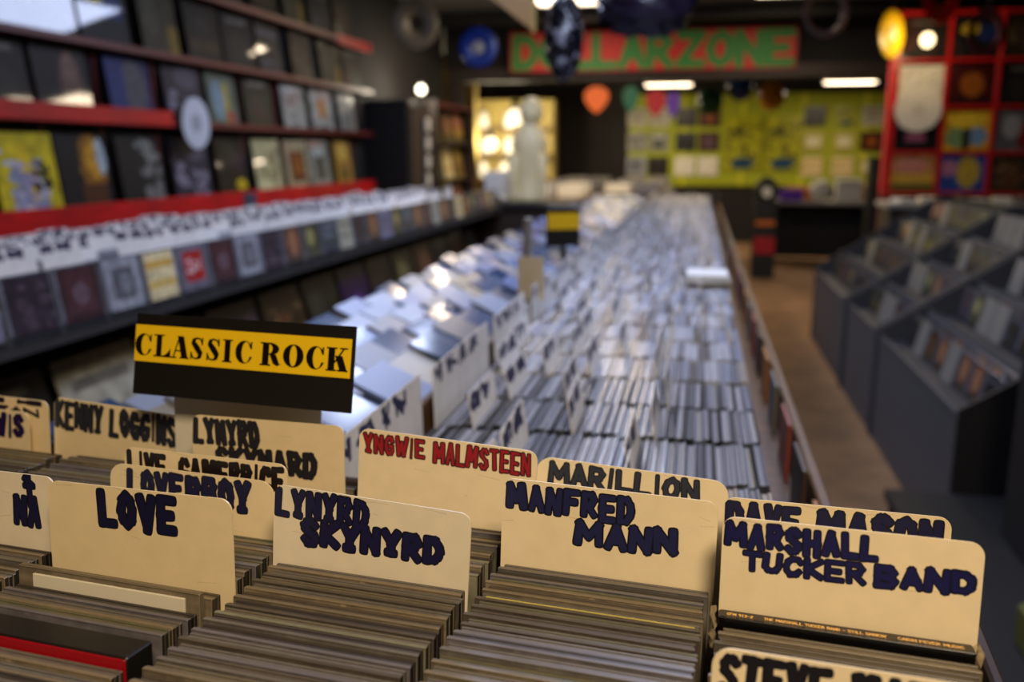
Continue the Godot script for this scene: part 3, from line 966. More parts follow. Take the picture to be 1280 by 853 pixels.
	for i in 8:
		var m := mat(Color.WHITE, 0.4)
		m.albedo_texture = scribble_texture(384, 64, 4, 0.5, 70 + i % 3)
		m.texture_repeat = false
		var l := 0.30 if i != 1 else 0.34
		solo("header_strip", card_mesh_tex(l, 0.20, 0.05), m, "long white header card with dark words, %s along the rack spine" % nth(i + 1), "header card", V(-0.343 + 0.002 * (i % 2), MID_FLOOR + 0.001, 0.93 + 0.36 * i), Basis(Vector3.UP, PI / 2 + 0.01) * Basis(Vector3.RIGHT, -0.03), "header cards on the spine of the double rack")
	# the other side: pale plastic sleeves lying like shingles
	rng.seed = 320
	var pale := []
	for col in [c8(116, 134, 172), c8(98, 116, 158), c8(138, 148, 170), c8(86, 98, 126), c8(112, 118, 132), c8(130, 142, 168), c8(52, 74, 106), c8(136, 130, 116), c8(66, 72, 88)]:
		pale.append(mat(col, 0.34 if pale.size() % 3 else 0.14))
	var sl := bx(Vector3(0.145, 0.150, 0.009), 0.0015)
	var sl_more: Array = []
	var sl_tint: Array = []
	for r in 45:
		var n_sl := 0
		var tc := 0.87 + 0.153 * r
		var x := -0.388
		while x > -0.70:
			# base towards the spine, the top lying back towards the side aisle
			var lean := rng.randf_range(1.08, 1.20)
			var b := Basis(Vector3.UP, PI / 2 + rng.randf_range(-0.07, 0.07)) * Basis(Vector3.RIGHT, -lean)
			var at := V(x, MID_FLOOR + 0.062 + rng.randf_range(0.0, 0.012), tc + rng.randf_range(-0.004, 0.004)) + b * Vector3(0, 0.075, 0)
			n_sl += 1
			if r >= 1 and r < 22:
				solo("plastic_sleeve", sl, pale[rng.randi_range(0, pale.size() - 1)], "pale plastic sleeve, %s from the spine, %s row of the double rack" % [nth(n_sl), nth(r)], "plastic sleeve", at, b, "plastic sleeves in the double rack")
			else:
				sl_more.append(Transform3D(b, at))
				var cc: Color = pale[rng.randi_range(0, pale.size() - 1)].albedo_color.srgb_to_linear()
				sl_tint.append(cc)
			x -= rng.randf_range(0.062, 0.085)
	part("sleeve_support", bx(Vector3(0.46, 0.05, len_ - 0.04), 0.003), M.grey_dark, t, Vector3(-0.26, MID_FLOOR + 0.0245, 0))
	var vm2 := mat(Color.WHITE, 0.24)
	vm2.vertex_color_use_as_albedo = true
	mass("plastic_sleeve_mass", sl, vm2, sl_more, sl_tint, "pale plastic sleeves packed in the far rows of the double rack", "plastic sleeves")
	# small yellow section sign on a stalk at the spine
	var sg := thing("small_section_sign", "small black sign with a yellow panel on the spine of the double rack", "sign", V(-0.365, MID_FLOOR + 0.15, 2.45))
	part("stalk", bx(Vector3(0.014, 0.12, 0.014), 0.001), M.black, sg, Vector3(0, 0.06, 0))
	part("board", bx(Vector3(0.10, 0.11, 0.004), 0.001), M.black_board, sg, Vector3(0, 0.135, 0.01), Basis(Vector3.UP, 0.5))
	part("yellow_panel", bx(Vector3(0.094, 0.045, 0.002), 0.0), mat(c8(222, 180, 24), 0.35), sg, Vector3(0.002, 0.150, 0.0135), Basis(Vector3.UP, 0.5))
	var post := thing("upright_card", "grey upright card standing taller than the sleeves beside the rack spine", "card", V(-0.376, MID_FLOOR + 0.151, 1.98))
	part("card", bx(Vector3(0.012, 0.19, 0.05), 0.001), mat(c8(120, 116, 110), 0.6), post, Vector3(0, 0.095, 0))
	part("label_sheet", bx(Vector3(0.06, 0.10, 0.002), 0.0), M.paper, post, Vector3(0.012, 0.055, 0.027))
	# pile of white-spined cases lying on top of a row
	rng.seed = 325
	for k in 2:
		solo("lying_cd", bx(Vector3(0.11, 0.010, 0.142), 0.001), M.white, "white-spined CD lying flat on the filed cases, %s from below" % nth(k + 1), "CD case", V(0.035 + rng.randf_range(-.006, .006), 1.012 + 0.0106 * k, 2.46), Basis(Vector3.UP, rng.randf_range(-0.08, 0.08)), "CDs lying on the double rack")

func mass(called: String, mesh: Mesh, m: Material, where: Array, tints: Array, label: String, category: String) -> void:
	var mm := MultiMesh.new()
	mm.transform_format = MultiMesh.TRANSFORM_3D
	mm.use_colors = tints.size() > 0
	mm.mesh = mesh
	mm.instance_count = where.size()
	for i in where.size():
		mm.set_instance_transform(i, where[i])
		if tints.size() > 0: mm.set_instance_color(i, tints[i])
	var o := MultiMeshInstance3D.new()
	o.name = numbered(called)
	o.multimesh = mm
	o.material_override = m
	add_child(o)
	tag(o, label, category, "", "stuff")

func face_out_cd(label: String, group: String, at: Vector3, b: Basis, tile: int) -> void:
	var t := thing("face_out_cd", label, "CD", at, b, group)
	var cs := part("case", bx(Vector3(0.146, 0.146, 0.0085), 0.001), M.lid[7], t, Vector3(0, 0.073, 0))
	part("cover", sheet_mesh(0.130, 0.124, 0.0012, tile), M.sleeve, cs, Vector3(0.003, -0.055, 0.0049))

func left_rack() -> void:
	var t := thing("wall_cd_rack", "long CD rack along the sleeve wall", "rack", V(-1.93, 0, 3.58))
	var len_ := 5.2
	part("cabinet", bx(Vector3(1.0, 0.53, len_), 0.004), M.wood_dark, t, Vector3(-0.10, 0.265, 0))
	part("ledge", bx(Vector3(1.16, 0.02, len_), 0.003), M.wood_dark, t, Vector3(-0.03, 0.542, 0))
	part("bin_body", bx(Vector3(0.88, 0.12, len_), 0.004), M.wood_dark, t, Vector3(-0.15, 0.875, 0))
	part("support", bx(Vector3(0.70, 0.262, len_ - 0.02), 0.002), M.black, t, Vector3(-0.22, 0.683, 0))
	part("bin_floor", bx(Vector3(1.16, 0.016, len_), 0.003), M.wood_dark, t, Vector3(-0.03, 0.945, 0))
	part("front_lip", bx(Vector3(0.014, 0.05, len_), 0.003), M.grey_dark, t, Vector3(0.556, 0.955, 0))
	part("end_panel", bx(Vector3(1.18, 0.62, 0.02), 0.003), M.wood_dark, t, Vector3(-0.03, 0.73, -len_ / 2 - 0.011))
	part("end_panel", bx(Vector3(1.18, 0.62, 0.02), 0.003), M.wood_dark, t, Vector3(-0.03, 0.73, len_ / 2 + 0.011))
	rng.seed = 400
	var order := [30, 34, 30, 35, 33, 34, 31, 32, 33, 34, 35, 36, 37, 38, 39, 35, 36, 30, 37, 38, 36, 33, 39, 36, 35, 31, 36, 37, 33, 36, 8, 33, 36, 39]
	var wall_cards := [card_mesh_tex(0.146, 0.155, 0.073), card_mesh_tex(0.146, 0.128, 0.073), card_mesh_tex(0.146, 0.102, 0.073)]
	for i in 32:
		var tc := 1.12 + 0.157 * i
		var tile: int = order[i]
		face_out_cd("face-out CD, %s, %s in the wall rack" % [COVERS[tile][0], nth(i + 1)], "face-out CDs of the wall rack", V(-1.368, 0.9540, tc), Basis(Vector3.UP, PI / 2 + rng.randf_range(-0.03, 0.03)) * Basis(Vector3.RIGHT, -0.14), tile)
		var x := -1.50
		for k in 6:
			x -= rng.randf_range(0.13, 0.20)
			if x < -2.42: break
			var lbl := "white lettered divider, %s behind the front, %s column of the wall CD rack" % [nth(k + 1), nth(i + 1)]
			solo("wall_rack_divider", wall_cards[mini(2, k / 2)], M.far_cards[rng.randi_range(0, 3)], lbl, "divider card", V(x, 0.955 + rng.randf_range(0, 0.012), tc), Basis(Vector3.UP, PI / 2 + rng.randf_range(-0.08, 0.08)) * Basis(Vector3.RIGHT, -rng.randf_range(0.15, 0.35)), "white dividers in the wall rack")
	# CDs between the dividers, seen only as dark edges
	var where: Array = []
	var tint: Array = []
	for i in 32:
		var tc := 1.12 + 0.157 * i
		var x := -1.45
		while x > -2.40:
			x -= rng.randf_range(0.0125, 0.03)
			where.append(Transform3D(Basis(Vector3.UP, PI / 2) * Basis(Vector3.RIGHT, -0.85), V(x, 0.957, tc)))
			tint.append([Color(.3, .3, .34), Color(.12, .12, .13), Color(.2, .2, .24)][rng.randi_range(0, 2)])
	var vm := mat(Color.WHITE, 0.3)
	vm.vertex_color_use_as_albedo = true
	var lidm: ArrayMesh = case_meshes()[0]
	mass("wall_rack_cd_mass", lidm, vm, where, tint, "CD cases packed between the dividers of the wall rack", "CD cases")
	# sleeves leaning on the ledge below
	var low := [17, 13, 39, 19, 35, 25, 18, 40, 17, 37, 36, 13, 25, 11, 19]
	for i in 14:
		var tc := 1.25 + 0.345 * i
		solo("leaning_sleeve", sheet_mesh(0.31, 0.31, 0.006, low[i]), M.print, "sleeve, %s, leaning %s under the wall rack" % [COVERS[low[i]][0], nth(i + 1)], "record sleeve", V(-1.425, 0.5535, tc), Basis(Vector3.UP, PI / 2) * Basis(Vector3.RIGHT, -0.28), "sleeves leaning under the wall rack")

const WALL_S := -2.6

func sleeve_wall() -> void:
	# red rails along the wall and record sleeves standing in them
	var t := thing("sleeve_rack", "red wooden wall rack of long rails holding record sleeves", "rack", V(WALL_S, 0, 4.6))
	part("back_panel", bx(Vector3(0.02, 1.55, 4.1), 0.0), M.wall_dark, t, Vector3(0.012, 1.80, 0))
	for y in [1.118, 1.472, 1.788, 2.118]:
		part("ledge", bx(Vector3(0.085, 0.012, 4.1), 0.002), M.red_dull, t, Vector3(0.0645, y, 0))
	# front lips: height of the lower edge, of the upper edge, from, to (metres along the wall)
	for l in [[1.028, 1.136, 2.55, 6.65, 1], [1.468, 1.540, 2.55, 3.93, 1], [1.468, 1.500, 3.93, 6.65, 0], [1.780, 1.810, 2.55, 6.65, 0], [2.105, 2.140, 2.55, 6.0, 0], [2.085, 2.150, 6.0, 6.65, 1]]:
		part("lip", bx(Vector3(0.012, l[1] - l[0], l[3] - l[2]), 0.002), M.red if l[4] else M.red_dull, t, Vector3(0.1135, (l[0] + l[1]) / 2, 4.6 - (l[2] + l[3]) / 2))  # lit stretches of lip are given a brighter red than the rest
	for q in [2.78, 3.14, 3.50, 3.92, 4.335, 4.74, 5.17, 5.54, 5.92, 6.35]:
		part("upright", bx(Vector3(0.012, 1.40, 0.022), 0.002), M.red_dull, t, Vector3(0.028, 1.76, 4.6 - q))
	# t in metres along the wall, tile for each row
	var rows := [
		[1.1245, 0.30, [[2.99, 0], [3.32, 1], [3.71, 2], [4.13, 3], [4.53, 4], [4.96, 5], [5.36, 6], [5.71, 7], [6.12, 8]]],
		[1.4785, 0.29, [[2.90, 13], [3.24, 9], [3.68, 10], [4.11, 3], [4.48, 12], [4.88, 13], [5.35, 14], [5.78, 15], [6.22, 14]]],
		[1.7945, 0.295, [[2.86, 19], [3.18, 17], [3.53, 16], [3.94, 18], [4.33, 11], [4.69, 13], [5.05, 19], [5.50, 17], [5.95, 18], [6.35, 13]]],
		[2.1245, 0.30, [[3.0, 11], [3.4, 13], [3.8, 19], [4.2, 17], [4.6, 13], [5.0, 11], [5.4, 18], [5.8, 19], [6.2, 17]]],
	]
	var row_names := ["lowest", "second", "third", "top"]
	rng.seed = 500
	for r in 4:
		var n_s := 0
		for e in rows[r][2]:
			n_s += 1
			var tile: int = e[1]
			solo("record_sleeve", sheet_mesh(0.315, rows[r][1], 0.006, tile), M.sleeve, "sleeve, %s, %s on the %s red wall rail" % [COVERS[tile][0], nth(n_s), row_names[r]], "record sleeve", V(WALL_S + 0.088, rows[r][0], e[0]), Basis(Vector3.UP, PI / 2 + rng.randf_range(-0.05, 0.05)) * Basis(Vector3.RIGHT, -0.12), "record sleeves on the red wall rack")
	# white oval picture disc in front of the second row
	var d := thing("oval_disc", "white round disc in a clear sleeve propped on the red wall rack", "record", V(WALL_S + 0.135, 1.365, 4.10), Basis(Vector3.UP, PI / 2))
	part("disc", prism(circle_outline(0.125, 0.125, 36), 0.004), mat(c8(196, 200, 206), 0.3), d, Vector3(0, 0.125, 0))
	part("label", prism(circle_outline(0.045, 0.045, 24), 0.001), mat(c8(150, 152, 160), 0.5), d, Vector3(0, 0.125, 0.0026))
	# small board clipped to the lowest rail
	solo("small_notice", bx(Vector3(0.006, 0.09, 0.14), 0.001), mat(c8(52, 58, 74), 0.5), "small dark notice clipped on the lowest red rail", "notice", V(WALL_S + 0.124, 1.08, 4.62))

func right_stands() -> void:
	var spans := [[3.0, 4.34], [4.42, 5.25], [5.35, 6.7]]
	var words := ["the dark stand", "the short stand", "the far stand"]
	for i in 3:
		var a: float = spans[i][0]
		var b: float = spans[i][1]
		var mid := (a + b) / 2
		var l := b - a
		var t := thing("stepped_stand", "dark stepped display stand for CDs, %s" % ["with grey front panel by the aisle", "short, with pale end board", "beyond the short one"][i], "display stand", V(1.30, 0, mid))
		part("front_panel", bx(Vector3(0.02, 0.50, l), 0.002), M.grey_panel, t, Vector3(-0.42, 0.25, 0))
		part("body", bx(Vector3(0.80, 0.46, l - 0.01), 0.002), M.black, t, Vector3(0.0, 0.23, 0))
		for k in 4:
			part("step", bx(Vector3(0.25, 0.02, l - 0.012), 0.002), M.grey_dark, t, Vector3(-0.30 + 0.2 * k, 0.475 + 0.13 * k, 0))
			part("price_rail", bx(Vector3(0.006, 0.03, l - 0.012), 0.001), M.grey_panel, t, Vector3(-0.43 + 0.2 * k, 0.495 + 0.13 * k, 0))
		part("back_panel", bx(Vector3(0.02, 1.05, l - 0.012), 0.002), M.black, t, Vector3(0.43, 0.525, 0))
		var prof := PackedVector2Array([Vector2(-0.44, 0), Vector2(0.44, 0), Vector2(0.44, 1.06), Vector2(0.36, 1.06), Vector2(-0.44, 0.53)])
		part("end_board", prism(prof, 0.016), M.black if i == 0 else M.grey_panel, t, Vector3(0, 0, l / 2 + 0.006))
		part("end_board", prism(prof, 0.016), M.grey_dark, t, Vector3(0, 0, -l / 2 - 0.006))
		rng.seed = 600 + i
		var n := int((l - 0.03) / 0.152)
		for k in 4:
			for q in n:
				var tile: int = [17, 35, 13, 36, 18, 19, 11, 33, 25, 37][rng.randi_range(0, 9)]
				var tc := a + 0.09 + 0.152 * q
				for z in 2:
					face_out_cd("CD, %s, %s on the %s step of %s" % [COVERS[tile][0], nth(q * 2 + z + 1), ["lowest", "second", "third", "top"][k], words[i]], "CDs on %s" % words[i], V(0.965 + 0.2 * k + 0.05 * z, 0.4865 + 0.13 * k, tc), Basis(Vector3.UP, -PI / 2) * Basis(Vector3.RIGHT, -0.22), tile)
					if z == 0 and rng.randf() < 0.25:
						solo("header_card", bx(Vector3(0.142, 0.15, 0.002), 0.0), mat(c8(116, 112, 104), 0.6), "pale header card behind the %s CD, %s step of %s" % [nth(q * 2 + 1), ["lowest", "second", "third", "top"][k], words[i]], "divider card", V(0.965 + 0.2 * k + 0.026 - 0.018, 0.4865 + 0.13 * k + 0.0755, tc), Basis(Vector3.UP, -PI / 2) * Basis(Vector3.RIGHT, -0.22), "pale header cards on the stepped stands")

func room() -> void:
	struct("floor", bx(Vector3(10.4, 0.10, 17.2)), M.carpet, V(0.6, -0.05, 6.3), "brown worn shop carpet", "floor")
	struct("ceiling", bx(Vector3(10.4, 0.10, 17.2)), M.ceiling, V(0.6, 2.70, 6.3), "dim grey shop ceiling", "ceiling")
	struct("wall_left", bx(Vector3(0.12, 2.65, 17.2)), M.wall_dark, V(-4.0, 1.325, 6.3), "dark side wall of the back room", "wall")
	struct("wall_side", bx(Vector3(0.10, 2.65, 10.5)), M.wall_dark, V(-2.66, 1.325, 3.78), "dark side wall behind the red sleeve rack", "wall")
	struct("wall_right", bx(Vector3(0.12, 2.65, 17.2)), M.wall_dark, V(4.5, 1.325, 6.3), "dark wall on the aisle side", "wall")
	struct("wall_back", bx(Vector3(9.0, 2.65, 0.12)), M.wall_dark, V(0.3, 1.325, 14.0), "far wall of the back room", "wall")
	struct("wall_front", bx(Vector3(9.0, 2.65, 0.12)), M.plaster, V(0.3, 1.325, -1.9), "plastered wall at the shop front", "wall")
	# dark timber opening to the back room
	struct("beam_header", bx(Vector3(4.5, 0.13, 0.16), 0.004), M.wood_dark, V(-0.30, 2.115, 9.15), "dark timber beam over the opening to the back room", "beam")
	struct("wall_header", bx(Vector3(7.2, 0.47, 0.08)), M.wall_dark, V(0.98, 2.415, 9.20), "dark wall above the timber opening", "wall")
	struct("trim_1", bx(Vector3(0.14, 2.05, 0.16), 0.004), M.wood_dark, V(-2.50, 1.025, 9.15), "dark timber post of the opening beside the sleeve wall", "post")
	struct("trim_2", bx(Vector3(0.12, 2.05, 0.16), 0.004), M.wood_dark, V(1.90, 1.025, 9.15), "dark timber post of the opening on the aisle side", "post")
	struct("wall_partition", bx(Vector3(2.5, 2.18, 0.08)), M.wall_dark, V(3.22, 1.09, 9.20), "dark partition behind the red shelving", "wall")
	# ceiling bulkhead line before the opening
	struct("beam_ceiling", bx(Vector3(7.0, 0.12, 0.2), 0.004), M.black, V(0.9, 2.588, 8.6), "black beam under the ceiling before the opening", "beam")

func ceiling_light(label: String, at: Vector3, size: Vector2, col: Color, power: float, shine: float, turn := 0.0) -> void:
	var t := thing("ceiling_light", label, "ceiling light", at, Basis(Vector3.UP, turn), "ceiling lights")
	part("housing", bx(Vector3(size.x + 0.05, 0.05, size.y + 0.05), 0.004), M.white, t, Vector3(0, 0.030, 0))
	part("diffuser", bx(Vector3(size.x, 0.012, size.y), 0.003), glow(col, shine), t, Vector3(0, -0.002, 0))
	var l := AreaLight3D.new()
	l.name = "light"
	l.area_size = size
	l.light_color = col
	l.light_energy = power
	l.shadow_enabled = true
	l.area_range = 30.0
	l.rotation = Vector3(-PI / 2, 0, 0)
	l.position = Vector3(0, -0.012, 0)
	t.add_child(l)

# ------------------------------------------------------------------ far things
func disc_record(label: String, at: Vector3, turn: float, r: float, hole: float, m: Material, lm: Material) -> void:
	var t := thing("hanging_record", label, "record", at, Basis(Vector3.UP, turn))
	var prof := [Vector2(hole, -0.0015), Vector2(r - 0.002, -0.0015), Vector2(r, 0.0), Vector2(r - 0.002, 0.0015), Vector2(hole, 0.0015), Vector2(hole, -0.0015)]
	part("disc", lathe(prof, 40), m, t, Vector3.ZERO, Basis(Vector3.RIGHT, PI / 2))
	if lm:
		part("label", lathe([Vector2(0.004, -0.0022), Vector2(r * 0.34, -0.0022), Vector2(r * 0.34, 0.0022), Vector2(0.004, 0.0022)], 28), lm, t, Vector3.ZERO, Basis(Vector3.RIGHT, PI / 2))
	var up := 2.648 - at.y - r
	if up > 0.01: part("thread", bx(Vector3(0.003, up + 0.01, 0.003)), M.thread, t, Vector3(0, r + up / 2 - 0.004, 0))

func pick(label: String, at: Vector3, w: float, h: float, m: Material) -> void:
	# guitar-pick shaped hanging card
	var t := thing("hanging_pick", label, "decoration", at)
	var o := PackedVector2Array()
	for i in 28:
		var a := TAU * i / 28
		var y := sin(a)
		var k := 1.0 if y > 0 else 1.0 - 0.55 * y * y
		var x := cos(a) * k
		o.append(Vector2(x * w / 2, (0.55 * y if y > 0 else 1.0 * y) * h / 1.55))
	part("card", prism(o, 0.006), m, t)
	var up := 2.05 - at.y - h * 0.35
	part("thread", bx(Vector3(0.004, up + 0.02, 0.004)), M.thread, t, Vector3(0, h * 0.35 + up / 2 - 0.005, 0))

func lump(rx: float, ry: float, rz: float, amp: float, seed_: int, freq := 1.0) -> ArrayMesh:
	var n := FastNoiseLite.new()
	n.seed = seed_
	n.frequency = freq
	var st := SurfaceTool.new()
	st.begin(Mesh.PRIMITIVE_TRIANGLES)
	st.set_smooth_group(0)
	var f := func(i: int, k: int) -> Vector3:
		var a := PI * i / 18.0
		var b := TAU * (k % 28) / 28.0
		var d := Vector3(sin(a) * cos(b), cos(a), sin(a) * sin(b))
		return d * Vector3(rx, ry, rz) * (1.0 + amp * n.get_noise_3dv(d * 2.0))
	for i in 18:
		for k in 28:
			quad(st, f.call(i, k + 1), f.call(i, k), f.call(i + 1, k), f.call(i + 1, k + 1), Vector2((k + 1) / 28.0, i / 18.0), Vector2(k / 28.0, i / 18.0), Vector2(k / 28.0, (i + 1) / 18.0), Vector2((k + 1) / 28.0, (i + 1) / 18.0))
	st.generate_normals()
	return st.commit()

func statue() -> void:
	var t := thing("pale_statue", "pale plaster statue with a round head on the black counter", "statue", V(-1.235, 0.988, 6.55))
	part("body", lathe([Vector2(0.0, 0.0), Vector2(0.125, 0.0), Vector2(0.13, 0.03), Vector2(0.115, 0.06), Vector2(0.10, 0.2), Vector2(0.115, 0.32), Vector2(0.135, 0.42), Vector2(0.11, 0.5), Vector2(0.065, 0.54), Vector2(0.06, 0.57)], 28, 1.0, 0.8), M.pale_statue, t)
	part("head", lump(0.088, 0.105, 0.09, 0.08, 3), M.pale_statue, t, Vector3(0.01, 0.65, 0))
	for sx in [-1.0, 1.0]:
		part("front_leg", lathe([Vector2(0.0, 0.0), Vector2(0.045, 0.0), Vector2(0.04, 0.05), Vector2(0.032, 0.15), Vector2(0.04, 0.33), Vector2(0.0, 0.36)], 16), M.pale_statue, t, Vector3(sx * 0.105, 0.0, 0.08))

func sign_texture() -> ImageTexture:
	rng.seed = 21
	var w := 720
	var h := 100
	var buf := PackedFloat32Array()
	buf.resize(w * h)
	buf.fill(-99.0)
	write(buf, w, h, "DOLLAR", 4, 4, 420, 4, 92, 10.5, 0.3)
	write(buf, w, h, "ZONE", 428, 4, 716, 4, 92, 10.5, 0.3)
	var img := Image.create(w, h, false, Image.FORMAT_RGB8)
	for x in w:
		for y in h:
			var k := 1.0 + 0.08 * noise_a.get_noise_2d(x * 2.0, y * 2.0)
			img.set_pixel(x, y, c8(188, 30, 22).lerp(c8(44, 122, 46), clampf(buf[y * w + x] + 0.5, 0, 1)) * k)
	return ImageTexture.create_from_image(img)

func far_things() -> void:
	# sign above the opening
	var sg := thing("painted_sign", "long red sign with green painted capitals above the timber opening", "sign", V(-0.52, 2.315, 9.0), Basis(Vector3.UP, 0.03))
	part("board", bx(Vector3(2.76, 0.40, 0.02), 0.003), M.red_dull, sg)
	var sm := mat(Color.WHITE, 0.6)
	sm.albedo_texture = sign_texture()
	sm.texture_repeat = false
	part("painted_face", bx(Vector3(2.72, 0.37, 0.004)), sm, sg, Vector3(0, 0, 0.0125))
	# black counter with the statue
	var c := thing("black_counter", "black counter carrying the pale statue", "counter", V(-1.33, 0, 6.6))
	part("top", bx(Vector3(0.90, 0.04, 0.62), 0.004), M.black, c, Vector3(0, 0.966, 0))
	part("body", bx(Vector3(0.84, 0.93, 0.56), 0.004), M.wood_dark, c, Vector3(0, 0.48, 0))
	statue()
	solo("paper_carton", bx(Vector3(0.20, 0.22, 0.16), 0.006), M.white, "white carton of papers on the black counter", "carton", V(-1.53, 1.0965, 6.78), Basis(Vector3.UP, 0.2))
	solo("white_pamphlet_stack", lump(0.05, 0.02, 0.05, 0.1, 5), M.white, "small white heap lying on the black counter by the statue", "pamphlets", V(-1.46, 1.005, 6.6))
	# tall dark cupboard and small sleeve shelf past the red wall rack
	var cb := thing("tall_cupboard", "tall black cupboard at the end of the red wall rack", "cupboard", V(-2.42, 0, 7.05))
	part("body", bx(Vector3(0.34, 1.75, 0.55), 0.004), M.black, cb, Vector3(0, 0.875, 0))
	var dr := part("door", bx(Vector3(0.012, 1.6, 0.46), 0.003), M.wood_dark, cb, Vector3(0.177, 0.9, 0))
	part("handle", bx(Vector3(0.02, 0.1, 0.015), 0.003), M.metal, dr, Vector3(0.015, 0.05, 0.18))
	var strip := thing("packet_strip", "hanging strip of small white packets on the black cupboard", "packets", V(-2.231, 0.75, 7.2))
	part("string", bx(Vector3(0.004, 0.95, 0.004)), M.thread, strip, Vector3(0, 0.475, 0))
	for k in 6: part("packet", bx(Vector3(0.02, 0.11, 0.09), 0.004), M.white, strip, Vector3(0.012, 0.07 + 0.15 * k, 0))
	var sh := thing("sleeve_shelf", "dark shelf unit of yellowish sleeves next to the opening", "shelf", V(-2.42, 0, 8.25))
	part("side_panel", bx(Vector3(0.32, 1.8, 0.03), 0.003), M.wood_dark, sh, Vector3(0, 0.9, 0.62))
	part("side_panel", bx(Vector3(0.32, 1.8, 0.03), 0.003), M.wood_dark, sh, Vector3(0, 0.9, -0.62))
	for k in 5: part("shelf_board", bx(Vector3(0.32, 0.025, 1.21), 0.003), M.wood_dark if k != 4 else M.red_dull, sh, Vector3(0, 0.42 + 0.335 * k, 0))
	part("back_panel", bx(Vector3(0.015, 1.78, 1.21), 0.0), M.black, sh, Vector3(-0.15, 0.9, 0))
	var q := 0
	for k in 4:
		for i in 3:
			var tile: int = [5, 8, 31, 21, 6, 27, 37, 31, 8, 25, 36, 27][q]
			solo("shelf_sleeve", sheet_mesh(0.29, 0.29, 0.008, tile), M.sleeve, "sleeve, %s, %s on the dark shelf unit" % [COVERS[tile][0], nth(q + 1)], "record sleeve", V(-2.33, 0.434 + 0.335 * k, 7.87 + 0.38 * i), Basis(Vector3.UP, PI / 2) * Basis(Vector3.RIGHT, -0.15), "sleeves on the dark shelf unit")
			q += 1
	# small bright lamp over the cupboard
	lamp_globe("small bright bulb over the black cupboard", V(-2.30, 1.86, 7.3), 0.035, c8(255, 244, 220), 0.25, 6.0)
	# right: red shelving with sleeves over a grey counter
	var rs := thing("red_shelving", "bright red shelving grid with sleeves above the grey counter", "shelving", V(2.02, 0, 7.42))
	for x in [-0.60, -0.235, 0.12, 0.475, 0.83]:
		part("post", bx(Vector3(0.06 if x < -0.5 else 0.028, 1.36, 0.10), 0.004), M.red, rs, Vector3(x, 1.70, 0))
	for y in [1.04, 1.345, 1.68, 2.02, 2.36]:
		part("rail", bx(Vector3(1.48, 0.024, 0.10), 0.004), M.red, rs, Vector3(0.115, y, 0.0))
	part("back_panel", bx(Vector3(1.5, 1.36, 0.02)), M.wall_dark, rs, Vector3(0.115, 1.70, -0.06))
	part("foot", bx(Vector3(0.05, 1.02, 0.10), 0.004), M.red_dull, rs, Vector3(-0.60, 0.51, 0))
	part("foot", bx(Vector3(0.05, 1.02, 0.10), 0.004), M.red_dull, rs, Vector3(0.83, 0.51, 0))
	var grid := [[27, 24, 25, 25], [28, 23, 26, 22], [29, 22, 13, 19], [13, 16, 17, 18]]
	var names := ["bottom", "second", "third", "top"]
	for r in 4:
		for k in 4:
			var tile: int = grid[r][k]
			solo("display_sleeve", sheet_mesh(0.315, 0.295, 0.008, tile), M.sleeve, "sleeve, %s, %s on the %s red shelf" % [COVERS[tile][0], nth(k + 1), names[r]], "record sleeve", V(1.61 + 0.357 * k, [1.053, 1.358, 1.693, 2.033][r], 7.385), Basis(Vector3.RIGHT, -0.06), "sleeves on the red shelving")
	var wd := thing("white_disc", "big plain white disc propped against the red shelving", "record", V(1.595, 1.50, 7.33))
	part("disc", prism(circle_outline(0.165, 0.165, 36), 0.006), mat(c8(226, 220, 204), 0.35), wd, Vector3(0, 0.165, 0))
	part("label", prism(circle_outline(0.05, 0.05, 24), 0.002), mat(c8(206, 200, 184), 0.5), wd, Vector3(0, 0.165, 0.004))
	var gc := thing("grey_counter", "grey-topped counter under the red shelving", "counter", V(2.05, 0, 7.12))
	part("top", bx(Vector3(1.40, 0.04, 0.46), 0.006), mat(c8(150, 146, 138), 0.4), gc, Vector3(0, 0.965, 0))
	part("body", bx(Vector3(1.34, 0.94, 0.40), 0.004), M.wood_dark, gc, Vector3(0, 0.475, -0.02))
	part("drawer_front", bx(Vector3(0.40, 0.16, 0.015), 0.003), M.wood_mid, gc, Vector3(-0.3, 0.82, 0.19))
	part("drawer_front", bx(Vector3(0.40, 0.16, 0.015), 0.003), M.wood_mid, gc, Vector3(0.15, 0.82, 0.19))
	rng.seed = 700
	for k in 7:
		solo("counter_cd_pile", bx(Vector3(0.13, 0.03 + 0.012 * (k % 3), 0.12), 0.003), [M.white, M.paper, M.lid[1]][k % 3], "pale pile of packets, %s from the aisle on the grey counter" % nth(k + 1), "packets", V(1.48 + 0.17 * k, 1.0005 + 0.006 * (k % 3), 7.02 + rng.randf_range(-.05, .05)), Basis(Vector3.UP, rng.randf_range(-0.4, 0.4)), "pale piles on the grey counter")
	# clip lamp at the red shelving
	lamp_globe("warm bulb hanging beside the red shelving", V(1.53, 2.12, 6.95), 0.045, c8(255, 226, 170), 0.14, 4.0)
	# records and picks on threads
	disc_record("blue hanging record with a white label", V(-1.73, 2.15, 7.0), 0.1, 0.15, 0.004, mat(c8(18, 56, 150), 0.3), mat(c8(214, 208, 190), 0.5))
	disc_record("beige ring hanging above the red wall rack", V(-2.20, 2.33, 6.9), 0.75, 0.19, 0.06, mat(c8(116, 104, 84), 0.5), null)
	disc_record("bright yellow hanging record with a pale label", V(1.30, 2.17, 7.0), 0.85, 0.165, 0.004, mat(c8(214, 178, 12), 0.35), mat(c8(240, 226, 170), 0.4))
	disc_record("red hanging record with an open centre", V(1.56, 2.37, 6.8), 0.6, 0.165, 0.05, mat(c8(206, 18, 18), 0.3), null)
